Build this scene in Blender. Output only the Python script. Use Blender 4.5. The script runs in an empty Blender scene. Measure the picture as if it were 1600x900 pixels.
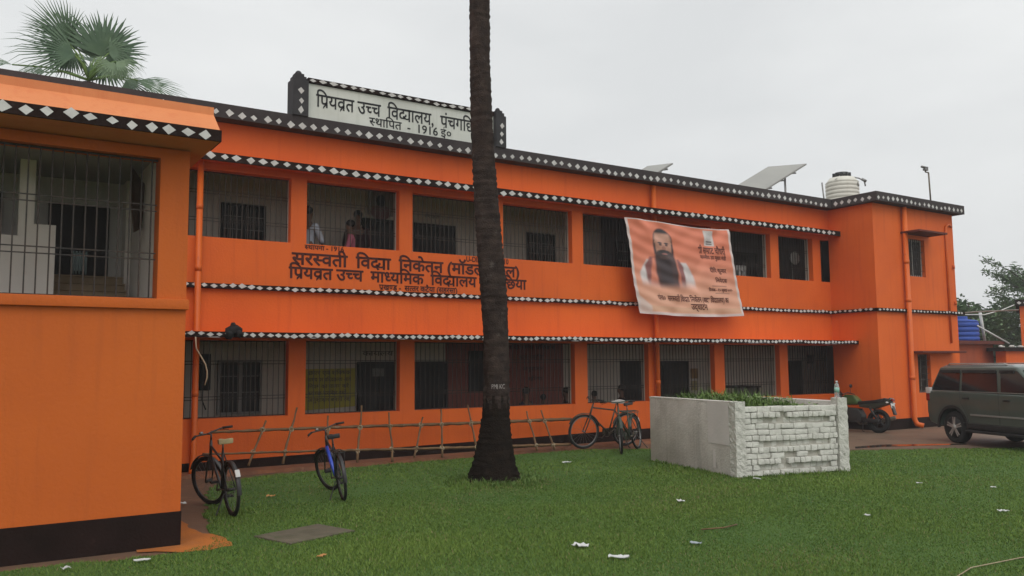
import bpy, bmesh, math, random
import numpy as np
from mathutils import Vector, Matrix
from math import sin, cos, pi, radians
random.seed(7); rng = np.random.default_rng(7)
sc = bpy.context.scene; COL = sc.collection

# ------------------------------------------------------------------ camera
cam = bpy.data.cameras.new('camera'); co = bpy.data.objects.new('camera', cam); COL.objects.link(co)
cam.sensor_width = 36; cam.lens = 1318.15*36/1600; cam.clip_end = 900; cam.clip_start = .1
def cam_axes(yaw, pitch, roll):
    F = Vector((sin(yaw)*cos(pitch), cos(yaw)*cos(pitch), sin(pitch)))
    r0 = Vector((cos(yaw), -sin(yaw), 0)); u0 = r0.cross(F)
    return r0*cos(roll)+u0*sin(roll), -r0*sin(roll)+u0*cos(roll), -F
rx, ux, bx_ = cam_axes(radians(33.0694), radians(5.2394), radians(-.4763))
M4 = Matrix((( rx.x, ux.x, bx_.x, 0), (rx.y, ux.y, bx_.y, -14.1), (rx.z, ux.z, bx_.z, 1.7), (0, 0, 0, 1)))
co.matrix_world = M4; sc.camera = co

# ------------------------------------------------------------------ sky, sun, exposure
SUN_EL, SUN_AZ = 56, 200          # sun behind thick cloud, behind the camera (azimuth from +Y, clockwise)
w = bpy.data.worlds.new('World'); sc.world = w; w.use_nodes = True
nt = w.node_tree; N = nt.nodes; L = nt.links
bg = N['Background']; bg.inputs['Strength'].default_value = .1
sky = N.new('ShaderNodeTexSky'); sky.sky_type = 'NISHITA'; sky.sun_disc = False
sky.sun_elevation = radians(SUN_EL); sky.sun_rotation = radians(SUN_AZ); sky.air_density = 1.5; sky.dust_density = 4
hs = N.new('ShaderNodeHueSaturation'); hs.inputs['Saturation'].default_value = .12; L.new(sky.outputs[0], hs.inputs['Color'])
tc = N.new('ShaderNodeTexCoord'); mp = N.new('ShaderNodeMapping'); mp.inputs['Scale'].default_value = (1.6, 1.6, 4.5)
L.new(tc.outputs['Generated'], mp.inputs['Vector'])
nz = N.new('ShaderNodeTexNoise'); nz.inputs['Scale'].default_value = 1.3; nz.inputs['Detail'].default_value = 5; nz.inputs['Roughness'].default_value = .5
L.new(mp.outputs[0], nz.inputs['Vector'])
cr = N.new('ShaderNodeValToRGB'); cr.color_ramp.elements[0].position = .32; cr.color_ramp.elements[0].color = (7.8, 8.0, 8.1, 1)
cr.color_ramp.elements[1].position = .68; cr.color_ramp.elements[1].color = (9.5, 9.65, 9.65, 1)
L.new(nz.outputs['Fac'], cr.inputs['Fac'])
sx = N.new('ShaderNodeSeparateXYZ'); L.new(tc.outputs['Generated'], sx.inputs[0])
# overcast: the half of the sky towards the hidden sun (behind the camera) and overhead is brighter
m1 = N.new('ShaderNodeMath'); m1.operation = 'MULTIPLY_ADD'; L.new(sx.outputs['Y'], m1.inputs[0]); m1.inputs[1].default_value = -.55; m1.inputs[2].default_value = 0
m2 = N.new('ShaderNodeMath'); m2.operation = 'MULTIPLY_ADD'; L.new(sx.outputs['Z'], m2.inputs[0]); m2.inputs[1].default_value = .55; L.new(m1.outputs[0], m2.inputs[2])
m3 = N.new('ShaderNodeMath'); m3.operation = 'MAXIMUM'; L.new(m2.outputs[0], m3.inputs[0]); m3.inputs[1].default_value = 0
m4 = N.new('ShaderNodeMath'); m4.operation = 'MULTIPLY_ADD'; L.new(m3.outputs[0], m4.inputs[0]); m4.inputs[1].default_value = .5; m4.inputs[2].default_value = .95
vm = N.new('ShaderNodeVectorMath'); vm.operation = 'SCALE'; L.new(cr.outputs['Color'], vm.inputs[0]); L.new(m4.outputs[0], vm.inputs['Scale'])
mx = N.new('ShaderNodeMix'); mx.data_type = 'RGBA'; mx.inputs[0].default_value = .85
L.new(hs.outputs[0], mx.inputs[6]); L.new(vm.outputs[0], mx.inputs[7]); L.new(mx.outputs[2], bg.inputs['Color'])
sl = bpy.data.lights.new('sun', 'SUN'); sl.energy = 1.0; sl.angle = radians(50); sl.color = (1, .965, .92)
so = bpy.data.objects.new('sun', sl); COL.objects.link(so)
sd = Vector((sin(radians(SUN_AZ))*cos(radians(SUN_EL)), cos(radians(SUN_AZ))*cos(radians(SUN_EL)), sin(radians(SUN_EL))))
so.rotation_euler = sd.to_track_quat('Z', 'Y').to_euler(); so.location = (0, -30, 40)
vs = sc.view_settings; vs.view_transform = 'Standard'; vs.look = 'None'; vs.gamma = 1; vs.exposure = .1; vs.use_curve_mapping = False
sc.cycles.max_bounces = 8; sc.cycles.diffuse_bounces = 5

# ------------------------------------------------------------------ humid air over the whole place
hm = bpy.data.meshes.new('haze'); hx = (-320, 420, -220, 520, -1.5, 18)
hm.from_pydata([(hx[i], hx[2+j], hx[4+k]) for k in (0, 1) for j in (0, 1) for i in (0, 1)], [], [(0, 2, 3, 1), (4, 5, 7, 6), (0, 1, 5, 4), (1, 3, 7, 5), (3, 2, 6, 7), (2, 0, 4, 6)])
hz = bpy.data.objects.new('haze', hm); COL.objects.link(hz); hz['kind'] = 'stuff'
hmat = bpy.data.materials.new('haze_air'); hmat.use_nodes = True; hn = hmat.node_tree; hn.nodes.remove(hn.nodes['Principled BSDF'])
pv = hn.nodes.new('ShaderNodeVolumePrincipled'); pv.inputs['Color'].default_value = (.93, .95, .97, 1); pv.inputs['Density'].default_value = .0014; pv.inputs['Anisotropy'].default_value = .2
hn.links.new(pv.outputs[0], hn.nodes['Material Output'].inputs['Volume']); hm.materials.append(hmat)

# ------------------------------------------------------------------ materials
def mat(name, c1, c2=None, rough=.8, scale=3, bump=0, bscale=60, metal=0, streak=None, spots=None, trans=0, spec=.3, detail=5, coat=0):
    """two tones mixed by noise, optional vertical rain streaks and dirt spots, optional bump"""
    m = bpy.data.materials.new(name); m.use_nodes = True
    nt = m.node_tree; N = nt.nodes; L = nt.links; b = N['Principled BSDF']
    b.inputs['Roughness'].default_value = rough; b.inputs['Metallic'].default_value = metal
    b.inputs['Specular IOR Level'].default_value = spec; b.inputs['Coat Weight'].default_value = coat
    if trans: b.inputs['Transmission Weight'].default_value = trans; b.inputs['IOR'].default_value = 1.3
    t = N.new('ShaderNodeTexCoord')
    def noise(sc_, det=detail, vec=None, ro=.55):
        n = N.new('ShaderNodeTexNoise'); n.inputs['Scale'].default_value = sc_; n.inputs['Detail'].default_value = det; n.inputs['Roughness'].default_value = ro
        L.new(vec or t.outputs['Object'], n.inputs['Vector']); return n.outputs['Fac']
    def ramp(f, a, z):
        r = N.new('ShaderNodeMapRange'); r.inputs[1].default_value = a; r.inputs[2].default_value = z; L.new(f, r.inputs[0]); return r.outputs[0]
    def mixc(fac, A, B):
        x = N.new('ShaderNodeMix'); x.data_type = 'RGBA'; L.new(fac, x.inputs[0])
        for s, i in ((A, 6), (B, 7)):
            if isinstance(s, tuple): x.inputs[i].default_value = (*s[:3], 1)
            else: L.new(s, x.inputs[i])
        return x.outputs[2]
    cur = tuple(c1)
    if c2: cur = mixc(ramp(noise(scale), .3, .7), tuple(c1), tuple(c2))
    if streak:
        col, amt = streak
        mp = N.new('ShaderNodeMapping'); mp.inputs['Scale'].default_value = (5, 5, .35); L.new(t.outputs['Object'], mp.inputs['Vector'])
        f = ramp(noise(1.6, 6, mp.outputs[0], .65), .52, .8)
        k = N.new('ShaderNodeMath'); k.operation = 'MULTIPLY'; L.new(f, k.inputs[0]); k.inputs[1].default_value = amt
        cur = mixc(k.outputs[0], cur, col)
    if spots:
        col, sc_, lo, amt = spots
        f = ramp(noise(sc_, 7, None, .65), lo, lo+.12)
        k = N.new('ShaderNodeMath'); k.operation = 'MULTIPLY'; L.new(f, k.inputs[0]); k.inputs[1].default_value = amt
        cur = mixc(k.outputs[0], cur, col)
    if isinstance(cur, tuple): b.inputs['Base Color'].default_value = (*cur[:3], 1)
    else: L.new(cur, b.inputs['Base Color'])
    if bump:
        bp = N.new('ShaderNodeBump'); bp.inputs['Strength'].default_value = bump; bp.inputs['Distance'].default_value = .02
        L.new(noise(bscale, 6), bp.inputs['Height']); L.new(bp.outputs[0], b.inputs['Normal'])
    return m
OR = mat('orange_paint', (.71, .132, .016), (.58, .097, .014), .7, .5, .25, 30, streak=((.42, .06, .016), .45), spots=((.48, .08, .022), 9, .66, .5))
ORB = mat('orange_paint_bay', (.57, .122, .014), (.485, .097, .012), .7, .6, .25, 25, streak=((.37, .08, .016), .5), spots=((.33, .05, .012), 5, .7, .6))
ORS = mat('orange_slab_paint', (.66, .24, .09), (.58, .19, .07), .7, 1.2, .2, 30, streak=((.5, .1, .03), .5))
BLK = mat('black_paint', (.013, .0075, .006), (.024, .013, .011), .9, 2, .3, 40, spec=.1, spots=((.07, .045, .035), 4, .62, .5))
PBLK = mat('flare_greyed_parapet_paint', (.045, .037, .038), (.06, .05, .05), .9, 2, .3, 40, spots=((.09, .075, .07), 3, .6, .5), spec=.15)  # grey lift puts haze and flare into the black; blotches are wear
WHT = mat('white_diamond_paint', (.6, .59, .57), (.45, .43, .41), .8, 8)
WALLI = mat('corridor_whitewash', (.6, .53, .455), (.5, .44, .38), .9, 1.2, .2, 30, streak=((.3, .27, .23), .5))
REDI = mat('corridor_red_paint', (.27, .085, .065), (.22, .07, .055), .8, 1.5)
CEIL = mat('ceiling_whitewash', (.6, .57, .52), (.5, .47, .43), .9, 1)
FLOOR = mat('cement_floor', (.3, .275, .245), (.22, .2, .18), .8, 2)
DARK = mat('dark_wood_and_room_shade', (.018, .015, .014), (.03, .024, .022), .6, 3)  # dark wood; also the painted darkness of rooms behind open doors
BAR = mat('grille_iron', (.03, .027, .026), (.06, .04, .03), .6, 6, metal=.3)
BOARD = mat('nameboard_white', (.66, .67, .62), (.56, .57, .52), .7, 1.5, .1, 20, streak=((.38, .4, .34), .5))
INK = mat('black_lettering', (.02, .02, .022), None, .7)
INKR = mat('maroon_lettering', (.075, .014, .008), (.05, .011, .008), .7, 6)
PIPE = mat('orange_pipe', (.64, .125, .014), (.55, .1, .013), .45, 2, spots=((.3, .05, .02), 6, .6, .5))
CEM = mat('cement_plaster', (.6, .57, .52), (.42, .39, .35), .9, 2.2, .6, 30, streak=((.17, .155, .135), .6), spots=((.2, .185, .165), 4, .6, .5))
CEMP = mat('pale_plaster', (.62, .58, .55), (.55, .52, .49), .9, 3, .2, 30)
BRK = mat('whitewashed_brick', (.66, .65, .59), (.5, .49, .44), .9, 7, .8, 35, spots=((.24, .22, .185), 12, .63, .5))
RGH = mat('rough_whitewash', (.62, .61, .55), (.46, .45, .4), .95, 9, 1.2, 40, spots=((.14, .13, .11), 14, .63, .6))
MORT = mat('mortar_joint', (.5, .48, .42), (.36, .34, .29), .95, 6, .6, 40)
BARK = mat('palm_bark', (.055, .038, .031), (.02, .014, .012), 1, 7, .9, 45, spec=.08, spots=((.15, .13, .12), 5, .6, .5))
BARKB = mat('palm_base_fibres', (.009, .0065, .005), (.02, .014, .01), 1, 9, 1, 50, spec=.05)
BAMB = mat('bamboo', (.19, .11, .05), (.1, .055, .028), .6, 6, .3, 40, spots=((.5, .45, .36), 7, .64, .7))
ROPE = mat('rope_lashing', (.38, .31, .2), (.25, .2, .13), .9, 20)
RUB = mat('tyre_rubber', (.014, .014, .014), (.024, .022, .02), .8, 10)
MBLK = mat('black_metal', (.014, .014, .015), (.025, .023, .022), .4, 5, spec=.5)
MGRY = mat('grey_metal', (.25, .25, .25), (.16, .15, .14), .4, 9, metal=.7)
RUST = mat('worn_steel', (.2, .17, .13), (.1, .075, .055), .5, 9, metal=.5)
SKIN = mat('skin', (.16, .08, .05), None, .6)
HAIR = mat('black_hair', (.012, .01, .009), None, .5)
LEAF = mat('leaf_green', (.07, .135, .028), (.13, .2, .045), .6, 2.5)
PALML = mat('fan_palm_green', (.04, .082, .042), (.075, .125, .06), .55, 1.8)
TREEL = mat('tree_green', (.085, .145, .06), (.12, .19, .085), .6, 1.2)
PLAST = mat('white_plastic', (.6, .6, .58), (.5, .5, .48), .5, 3)

# ------------------------------------------------------------------ object helpers
def tag(o, label=None, cat=None, group=None, kind=None):
    if label: o['label'] = label
    if cat: o['category'] = cat
    if group: o['group'] = group
    if kind: o['kind'] = kind
    return o
def thing(name, label, cat, loc=(0, 0, 0), rz=0, group=None):
    o = bpy.data.objects.new(name, None); COL.objects.link(o); o.empty_display_size = .2
    o.location = loc; o.rotation_euler = (0, 0, rz); return tag(o, label, cat, group)
def root_inv(p):
    while p.parent: p = p.parent
    return (Matrix.Translation(p.location) @ p.rotation_euler.to_matrix().to_4x4() @ Matrix.Diagonal((*p.scale, 1))).inverted()
def copy_tree(o, parent=None):
    c = o.copy(); COL.objects.link(c)
    if parent: c.parent = parent
    for ch in list(o.children): copy_tree(ch, c)
    return c
class MB:
    """collects shapes in world coordinates and links them as ONE mesh object"""
    def __init__(s): s.v = []; s.f = []; s.sm = []; s.mi = []; s.cur = 0
    def add(s, V, F, smooth=False):
        k = len(s.v); s.v += [tuple(p) for p in V]
        for f in F: s.f.append(tuple(i+k for i in f)); s.sm.append(smooth); s.mi.append(s.cur)
        return s
    def hexa(s, P): return s.add(P, [(0, 3, 2, 1), (4, 5, 6, 7), (0, 1, 5, 4), (1, 2, 6, 5), (2, 3, 7, 6), (3, 0, 4, 7)])
    def box(s, x0, x1, y0, y1, z0, z1):
        return s.hexa([(x0, y0, z0), (x1, y0, z0), (x1, y1, z0), (x0, y1, z0), (x0, y0, z1), (x1, y0, z1), (x1, y1, z1), (x0, y1, z1)])
    def obox(s, M, x0, x1, y0, y1, z0, z1):
        P = [(x0, y0, z0), (x1, y0, z0), (x1, y1, z0), (x0, y1, z0), (x0, y0, z1), (x1, y0, z1), (x1, y1, z1), (x0, y1, z1)]
        return s.hexa([M @ Vector(p) for p in P])
    def tube(s, pts, r, n=8, smooth=True, cap=True, flat=None):
        pts = [Vector(p) for p in pts]; R = r if isinstance(r, (list, tuple)) else [r]*len(pts); V = []
        prev = None
        for i, p in enumerate(pts):
            d = (pts[min(i+1, len(pts)-1)]-pts[max(i-1, 0)]).normalized()
            if prev is None:
                a = d.cross(Vector((0, 0, 1)));  a = d.cross(Vector((0, 1, 0))) if a.length < 1e-3 else a
            else: a = prev-d*prev.dot(d)
            a.normalize(); prev = a; b = d.cross(a)
            for k in range(n): V.append(p+(a*cos(2*pi*k/n)+b*sin(2*pi*k/n))*R[i])
        F = []
        for i in range(len(pts)-1):
            for k in range(n): F.append((i*n+k, i*n+(k+1) % n, (i+1)*n+(k+1) % n, (i+1)*n+k))
        if cap: F += [tuple(range(n-1, -1, -1)), tuple((len(pts)-1)*n+k for k in range(n))]
        return s.add(V, F, smooth)
    def lathe(s, prof, c=(0, 0, 0), n=24, M=None, smooth=True):
        V = []; c = Vector(c)
        for r, z in prof:
            for k in range(n):
                p = Vector((r*cos(2*pi*k/n), r*sin(2*pi*k/n), z)); V.append((M @ p if M else p)+c)
        F = [(i*n+k, i*n+(k+1) % n, (i+1)*n+(k+1) % n, (i+1)*n+k) for i in range(len(prof)-1) for k in range(n)]
        if prof[0][0] > 1e-4: F.append(tuple(range(n-1, -1, -1)))
        if prof[-1][0] > 1e-4: F.append(tuple((len(prof)-1)*n+k for k in range(n)))
        return s.add(V, F, smooth)
    def torus(s, c, R, r, ax='y', n=32, m=8, M=None, sx=1):
        V = []; c = Vector(c)
        for i in range(n):
            a = 2*pi*i/n
            for j in range(m):
                b = 2*pi*j/m; q = R+r*cos(b); t = r*sin(b)*sx
                p = Vector((q*cos(a), t, q*sin(a))) if ax == 'y' else Vector((q*cos(a), q*sin(a), t))
                V.append((M @ p if M else p)+c)
        return s.add(V, [(i*m+j, i*m+(j+1) % m, ((i+1) % n)*m+(j+1) % m, ((i+1) % n)*m+j) for i in range(n) for j in range(m)], True)
    def prism(s, poly, y0, y1, M=None, plane='xz'):
        n = len(poly)
        def P(a, b, y): 
            q = Vector((a, y, b)) if plane == 'xz' else Vector((a, b, y)) if plane == 'xy' else Vector((y, a, b))
            return M @ q if M else q
        V = [P(a, b, y0) for a, b in poly]+[P(a, b, y1) for a, b in poly]
        return s.add(V, [tuple(range(n)), tuple(range(2*n-1, n-1, -1))]+[(i, i+n, (i+1) % n+n, (i+1) % n) for i in range(n)])
    def blob(s, c, rx, ry, rz, n=10, m=7, jit=0, M=None):
        V = []; c = Vector(c)
        for i in range(m+1):
            t = pi*i/m
            for k in range(n):
                j = 1+random.uniform(-jit, jit); p = Vector((rx*sin(t)*cos(2*pi*k/n)*j, ry*sin(t)*sin(2*pi*k/n)*j, rz*cos(t)*j)); V.append((M @ p if M else p)+c)
        return s.add(V, [(i*n+k, (i+1)*n+k, (i+1)*n+(k+1) % n, i*n+(k+1) % n) for i in range(m) for k in range(n)], True)
    def build(s, name, m, parent=None, label=None, bevel=0, seg=2, fixn=True):
        me = bpy.data.meshes.new(name); V = s.v
        if parent is not None:
            I = root_inv(parent); V = [I @ Vector(p) for p in V]
        me.from_pydata([tuple(p) for p in V], [], s.f)
        for mm in (m if isinstance(m, list) else [m]): me.materials.append(mm)
        me.polygons.foreach_set('use_smooth', s.sm); me.polygons.foreach_set('material_index', s.mi)
        if fixn or bevel:
            b = bmesh.new(); b.from_mesh(me)
            if fixn: bmesh.ops.recalc_face_normals(b, faces=b.faces)
            if bevel:
                bmesh.ops.remove_doubles(b, verts=b.verts, dist=1e-5)
                ed = [e for e in b.edges if len(e.link_faces) == 2 and e.calc_face_angle(0) > .5]
                bmesh.ops.bevel(b, geom=ed, offset=bevel, segments=seg, affect='EDGES', profile=.6)
                for f in b.faces: f.smooth = True
            b.to_mesh(me); b.free()
            if bevel:
                me.set_sharp_from_angle(angle=radians(35))
        o = bpy.data.objects.new(name, me); COL.objects.link(o)
        if parent is not None: o.parent = parent
        if label: o['label'] = label
        return o
def S(name, mb, m): o = mb.build(name, m); o['kind'] = 'structure'; return o

# ------------------------------------------------------------------ lettering (Devanagari shaped by hand from single glyphs)
_G = {}
def glyph(ch, off=0.0):
    k = (ch, off)
    if k in _G: return _G[k]
    def ev(body):
        c = bpy.data.curves.new('t', 'FONT'); c.body = body; c.size = 1; c.resolution_u = 4; c.offset = off
        o = bpy.data.objects.new('t', c); COL.objects.link(o)
        dg = bpy.context.evaluated_depsgraph_get(); dg.update(); e = o.evaluated_get(dg); me = e.to_mesh()
        V = [(v.co.x, v.co.y) for v in me.vertices]; F = [tuple(p.vertices) for p in me.polygons]
        e.to_mesh_clear(); bpy.data.objects.remove(o); bpy.data.curves.remove(c); return V, F
    V, F = ev(ch); V2, _ = ev(ch+'   |'); V1, _ = ev('   |')
    adv = (max(x for x, y in V2)-max(x for x, y in V1)) if V2 else .3
    _G[k] = (V, F, adv); return _G[k]
def clip_x(V, F, cut):
    b = bmesh.new(); vs = [b.verts.new((x, y, 0)) for x, y in V]
    for f in F:
        try: b.faces.new([vs[i] for i in f])
        except ValueError: pass
    bmesh.ops.bisect_plane(b, geom=b.verts[:]+b.edges[:]+b.faces[:], plane_co=(cut, 0, 0), plane_no=(1, 0, 0), clear_outer=True)
    b.verts.index_update(); R = [(v.co.x, v.co.y) for v in b.verts], [tuple(v.index for v in f.verts) for f in b.faces]; b.free(); return R
def shape(text, off=0.012):
    """'^' after a consonant = half form, '~' = subscript r stroke, 'i' vowel sign is written before its cluster"""
    V = []; F = []; pen = 0; last = (0, 0)
    def put(v, f, dx=0, dy=0, s=1):
        k = len(V); V.extend((x*s+pen+dx, y*s+dy) for x, y in v); F.extend(tuple(i+k for i in q) for q in f)
    i = 0
    while i < len(text):
        ch = text[i]; nx = text[i+1] if i+1 < len(text) else ''
        if ch == '~':
            a, b = last; x = b-.1-pen; t = .045+off
            put([(x-.01, .24+t), (x-.01, .24-t), (x-.27, -.03-t), (x-.27, -.03+t)], [(0, 1, 2, 3)])
        elif ch == ' ': pen += .25
        elif ch == '@':   # conjunct dya: da with a small ya hung on its lower right
            v, f, adv = glyph('द', off); put(v, f); v2, f2, a2 = glyph('य', off); dx = adv*.62; st = [x for x, y in v2 if y < .12]; x0, x1 = min(q for q in st if q > max(st)-.12), max(st)
            hy = max(y for x, y in v2); vc, fc = clip_x([(y, x) for x, y in v2], f2, hy-.085-2*off)
            put([(x, y*.7) for y, x in vc], [q[::-1] for q in fc], dx, -.02)
            put([(x1-.085-2*off, .2), (x1, .2), (x1, hy), (x1-.085-2*off, hy)], [(0, 1, 2, 3)], dx); put([(adv-.1, hy-.08-2*off), (dx+a2, hy-.08-2*off), (dx+a2, hy), (adv-.1, hy)], [(0, 1, 2, 3)])
            pen += dx+a2; last = (pen-a2, pen)
        else:
            v, f, adv = glyph(ch, off)
            if nx == '^':
                xm = max([x for x, y in v if y < .3] or [adv]); cut = xm-.1-2*off
                v, f = clip_x(v, f, cut); put(v, f); pen += cut; i += 1
            else: put(v, f); last = (pen, pen+adv); pen += adv
        i += 1
    return V, F, pen
def lettering(name, lines, fn, m, parent, off=.012, bold=0):
    """lines: (text, u0, u1, vbase, height); fn maps (u, v) to world"""
    mb = MB()
    for text, u0, u1, vb, h in lines:
        V, F, W = shape(text, off); k = (u1-u0)/W; s = h/.62
        for q, (dx, dy) in enumerate(((0, 0), (bold, 0), (-bold, 0), (0, bold), (0, -bold)) if bold else ((0, 0),)):   # a broad brush: strokes widened both ways
            P = [Vector(fn(u0+(x+dx)*k, vb+(y+dy)*s)) for x, y in V]; mb.add([(p.x, p.y-.0006*q, p.z) for p in P], F)
    return mb.build(name, m, parent, fixn=False)

# ================================================================== GROUND
def sheet(poly, z, n=0): return MB().add([(x, y, z) for x, y in poly], [tuple(range(len(poly)))])
MUD = mat('damp_earth', (.16, .085, .05), (.1, .06, .038), .85, .8, .5, 14, spots=((.24, .13, .07), 1.3, .55, .6))
b = MB(); b.box(-300, 400, -200, 500, -.5, 0); S('ground', b, MUD)
# lawn sheet with a ragged edge
edge = [(-14, -5.75), (.2, -5.62), (1.8, -5.75), (2.1, -5.55), (2.3, -4.5), (2.5, -3.6), (2.8, -2.3), (3.25, -1.1), (4.3, -.6), (6.4, -.42), (9, -.45), (10.6, -.55), (11.6, -1.1), (12.6, -2.2), (14.4, -3.7), (17.2, -5.3), (22, -7.6), (34, -13), (40, -30), (-14, -30)]
def inside(px, py, poly):
    px = np.asarray(px); py = np.asarray(py); r = np.zeros(px.shape, bool); n = len(poly)
    for i in range(n):
        (x1, y1), (x2, y2) = poly[i], poly[(i+1) % n]
        if y1 == y2: continue
        c = ((y1 > py) != (y2 > py)) & (px < (x2-x1)*(py-y1)/(y2-y1)+x1); r ^= c
    return r
rag = []
for i in range(len(edge)-4):
    (x1, y1), (x2, y2) = edge[i], edge[i+1]; n = max(1, int(math.hypot(x2-x1, y2-y1)/.12))
    for k in range(n):
        t = k/n; rag.append((x1+(x2-x1)*t+random.uniform(-.05, .05), y1+(y2-y1)*t+random.uniform(-.07, .07)))
rag += edge[-4:]
LAWN = mat('lawn_soil_green', (.045, .1, .02), (.07, .13, .028), .95, 1.3, .8, 25, spots=((.075, .06, .03), .9, .6, .55))
S('lawn', sheet(rag, .006), LAWN)
# orange painted splash on the soil at the bay corner
ORSOIL = mat('orange_stained_soil', (.42, .13, .02), (.3, .1, .025), .9, 3, .4, 30)
sp = [(1.45, -5.52), (1.65, -5.66), (1.92, -5.8), (2.25, -5.72), (2.3, -5.3), (2.1, -4.8), (2.15, -4.2), (1.95, -3.6), (1.7, -3.6), (1.7, -5.2), (1.45, -5.2)]
sp2 = []
for i in range(len(sp)):
    (x1, y1), (x2, y2) = sp[i], sp[(i+1) % len(sp)]; n_ = max(1, int(math.hypot(x2-x1, y2-y1)/.11)); free = max(x1, x2) > 1.9 or min(y1, y2) < -5.6
    for k in range(n_): t_ = k/n_; j_ = .04 if free else 0; sp2.append((x1+(x2-x1)*t_+random.uniform(-j_, j_), y1+(y2-y1)*t_+random.uniform(-j_, j_)))
S('stained_earth', sheet(sp2, .011), ORSOIL)
# wet path and puddle by the far corner
PATH = mat('wet_earth_path', (.17, .118, .08), (.12, .085, .06), .6, .9, .5, 8, spots=((.07, .045, .032), 1.7, .56, .7))
S('path', sheet([(12.2, -1.2), (13, -2.1), (14.6, -3.6), (17.3, -5.2), (22, -7.5), (36, -13), (60, -13), (60, 1), (24, 1), (24, -1.33), (19.2, -1.33), (19.2, -.3), (12.6, -.3)], .003), PATH)
PUD = mat('puddle_water', (.05, .035, .025), None, .08, spec=.5)
S('puddle', sheet([(14.9, -3.62), (15.6, -3.75), (16.6, -4.15), (17.4, -4.5), (17.5, -4.35), (16.8, -3.9), (16.0, -3.45), (15.2, -3.4)], .0075), PUD)
# low brick-red drip kerb along the facade
KERB = mat('earth_kerb', (.24, .095, .045), (.14, .07, .045), .95, 2.2, 1, 18, spots=((.33, .2, .12), 4, .6, .6))
b = MB(); xs = np.linspace(2.7, 13.2, 60)
for i in range(59):
    j0, j1 = [(random.uniform(-.04, .04), random.uniform(0, .02)) for _ in range(2)] if i == 0 else (jl, (random.uniform(-.04, .04), random.uniform(0, .02))); jl = j1
    x0, x1 = xs[i], xs[i+1]
    b.hexa([(x0, -.38+j0[0], 0), (x1, -.38+j1[0], 0), (x1, -.012, 0), (x0, -.012, 0), (x0, -.35+j0[0], .045+j0[1]), (x1, -.35+j1[0], .045+j1[1]), (x1, -.012, .07), (x0, -.012, .07)])
S('kerb', b, KERB)
b = MB(); b.box(2.72, 3.4, -5.95, -5.25, 0, .035)
SLAB = mat('old_concrete', (.13, .11, .078), (.08, .072, .048), .95, 4, .6, 30, spots=((.06, .075, .03), 5, .56, .7))
cs = MB(); Mz = Matrix.Translation((3.0, -5.6, 0)) @ Matrix.Rotation(radians(18), 4, 'Z'); cs.obox(Mz, -.4, .4, -.3, .3, .0, .024)
tag(cs.build('concrete_slab', SLAB, bevel=.01), 'square mossy concrete slab set flat in the grass', 'slab')

# ================================================================== SCHOOL BUILDING
SB = thing('school_building', 'long two storey orange school building with black bands of white diamonds', 'school', (11, 0, 0))
def part(name, mb, m, parent=None, **k): return mb.build(name, m, parent or SB, **k)
UX = [(2.55, 2.9), (4.65, 4.93), (6.7, 6.97), (8.7, 8.98), (10.71, 11.0), (12.78, 13.08), (14.85, 15.17), (16.95, 17.26), (18.6, 18.92)]
LX = [(2.55, 2.9), (4.65, 4.95), (6.72, 7.02), (8.72, 9.0), (10.73, 11.06), (12.78, 13.1), (14.85, 15.18), (17.15, 17.46)]
XE = 19.28
b = MB()
b.box(-6, XE, 0, .25, .0, .89); b.box(-6, XE, 0, .25, 2.15, 2.85); b.box(-6, XE, 0, .25, 2.85, 3.83); b.box(-6, XE, 0, .25, 4.95, 5.76)
b.box(-6, 2.55, 0, .25, .89, 2.15); b.box(-6, 2.55, 0, .25, 3.83, 4.95)
wall = part('wall', b, OR)
b = MB(); b.hexa([(2.4, -.006, 0), (XE, -.006, 0), (XE, -.0005, 0), (2.4, -.0005, 0), (2.4, -.006, .2), (XE, -.006, .36), (XE, -.0005, .36), (2.4, -.0005, .2)])
part('plinth', b, BLK)
for (xs_, z0, z1) in ((UX, 3.83, 4.95), (LX, .89, 2.15)):
    for x0, x1 in xs_:
        b = MB(); b.box(x0, x1, 0, .14, z0, z1); p = part('pillar', b, OR)
        b = MB(); b.box(x0, x1, .14, .25, z0, z1); part('inner_lining', b, WALLI, p)
# back wall, floors, ceilings, end
b = MB(); b.box(-6, 23, 1.8, 1.95, 0, 2.85); b.box(-6, 23, 1.8, 1.95, 3.0, 5.55); b.box(-6, -5.8, .25, 1.8, 0, 5.55); part('corridor_wall', b, WALLI)
b = MB(); b.box(-6, XE, .25, 1.8, 0, .1); b.box(-6, 22.7, .25, 1.8, 2.96, 3.0); part('corridor_floor', b, FLOOR)
b = MB(); b.box(-6, 22.7, .25, 1.8, 2.85, 2.96); b.box(-6, 22.7, .25, 1.8, 5.55, 5.6); part('ceiling', b, CEIL)
b = MB(); b.box(12.95, 22.9, 1.785, 1.7995, 3.0, 5.55); part('corridor_shade_panel', b, mat('corridor_shade_tone', (.1, .085, .085), (.075, .065, .068), .9, 1.2))  # dark sheet standing for the unlit open hall, shade put into its colour
b = MB(); b.box(8.64, 11.75, 1.785, 1.8, .1, 2.85); part('red_wall_panel', b, REDI)
b = MB(); b.box(-6, XE, .25, 9, 5.6, 5.75); b.box(-6, XE, 8.8, 9, 0, 5.6); b.box(-6.2, -6, 0, 9, 0, 5.75); part('roof', b, FLOOR)
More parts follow.
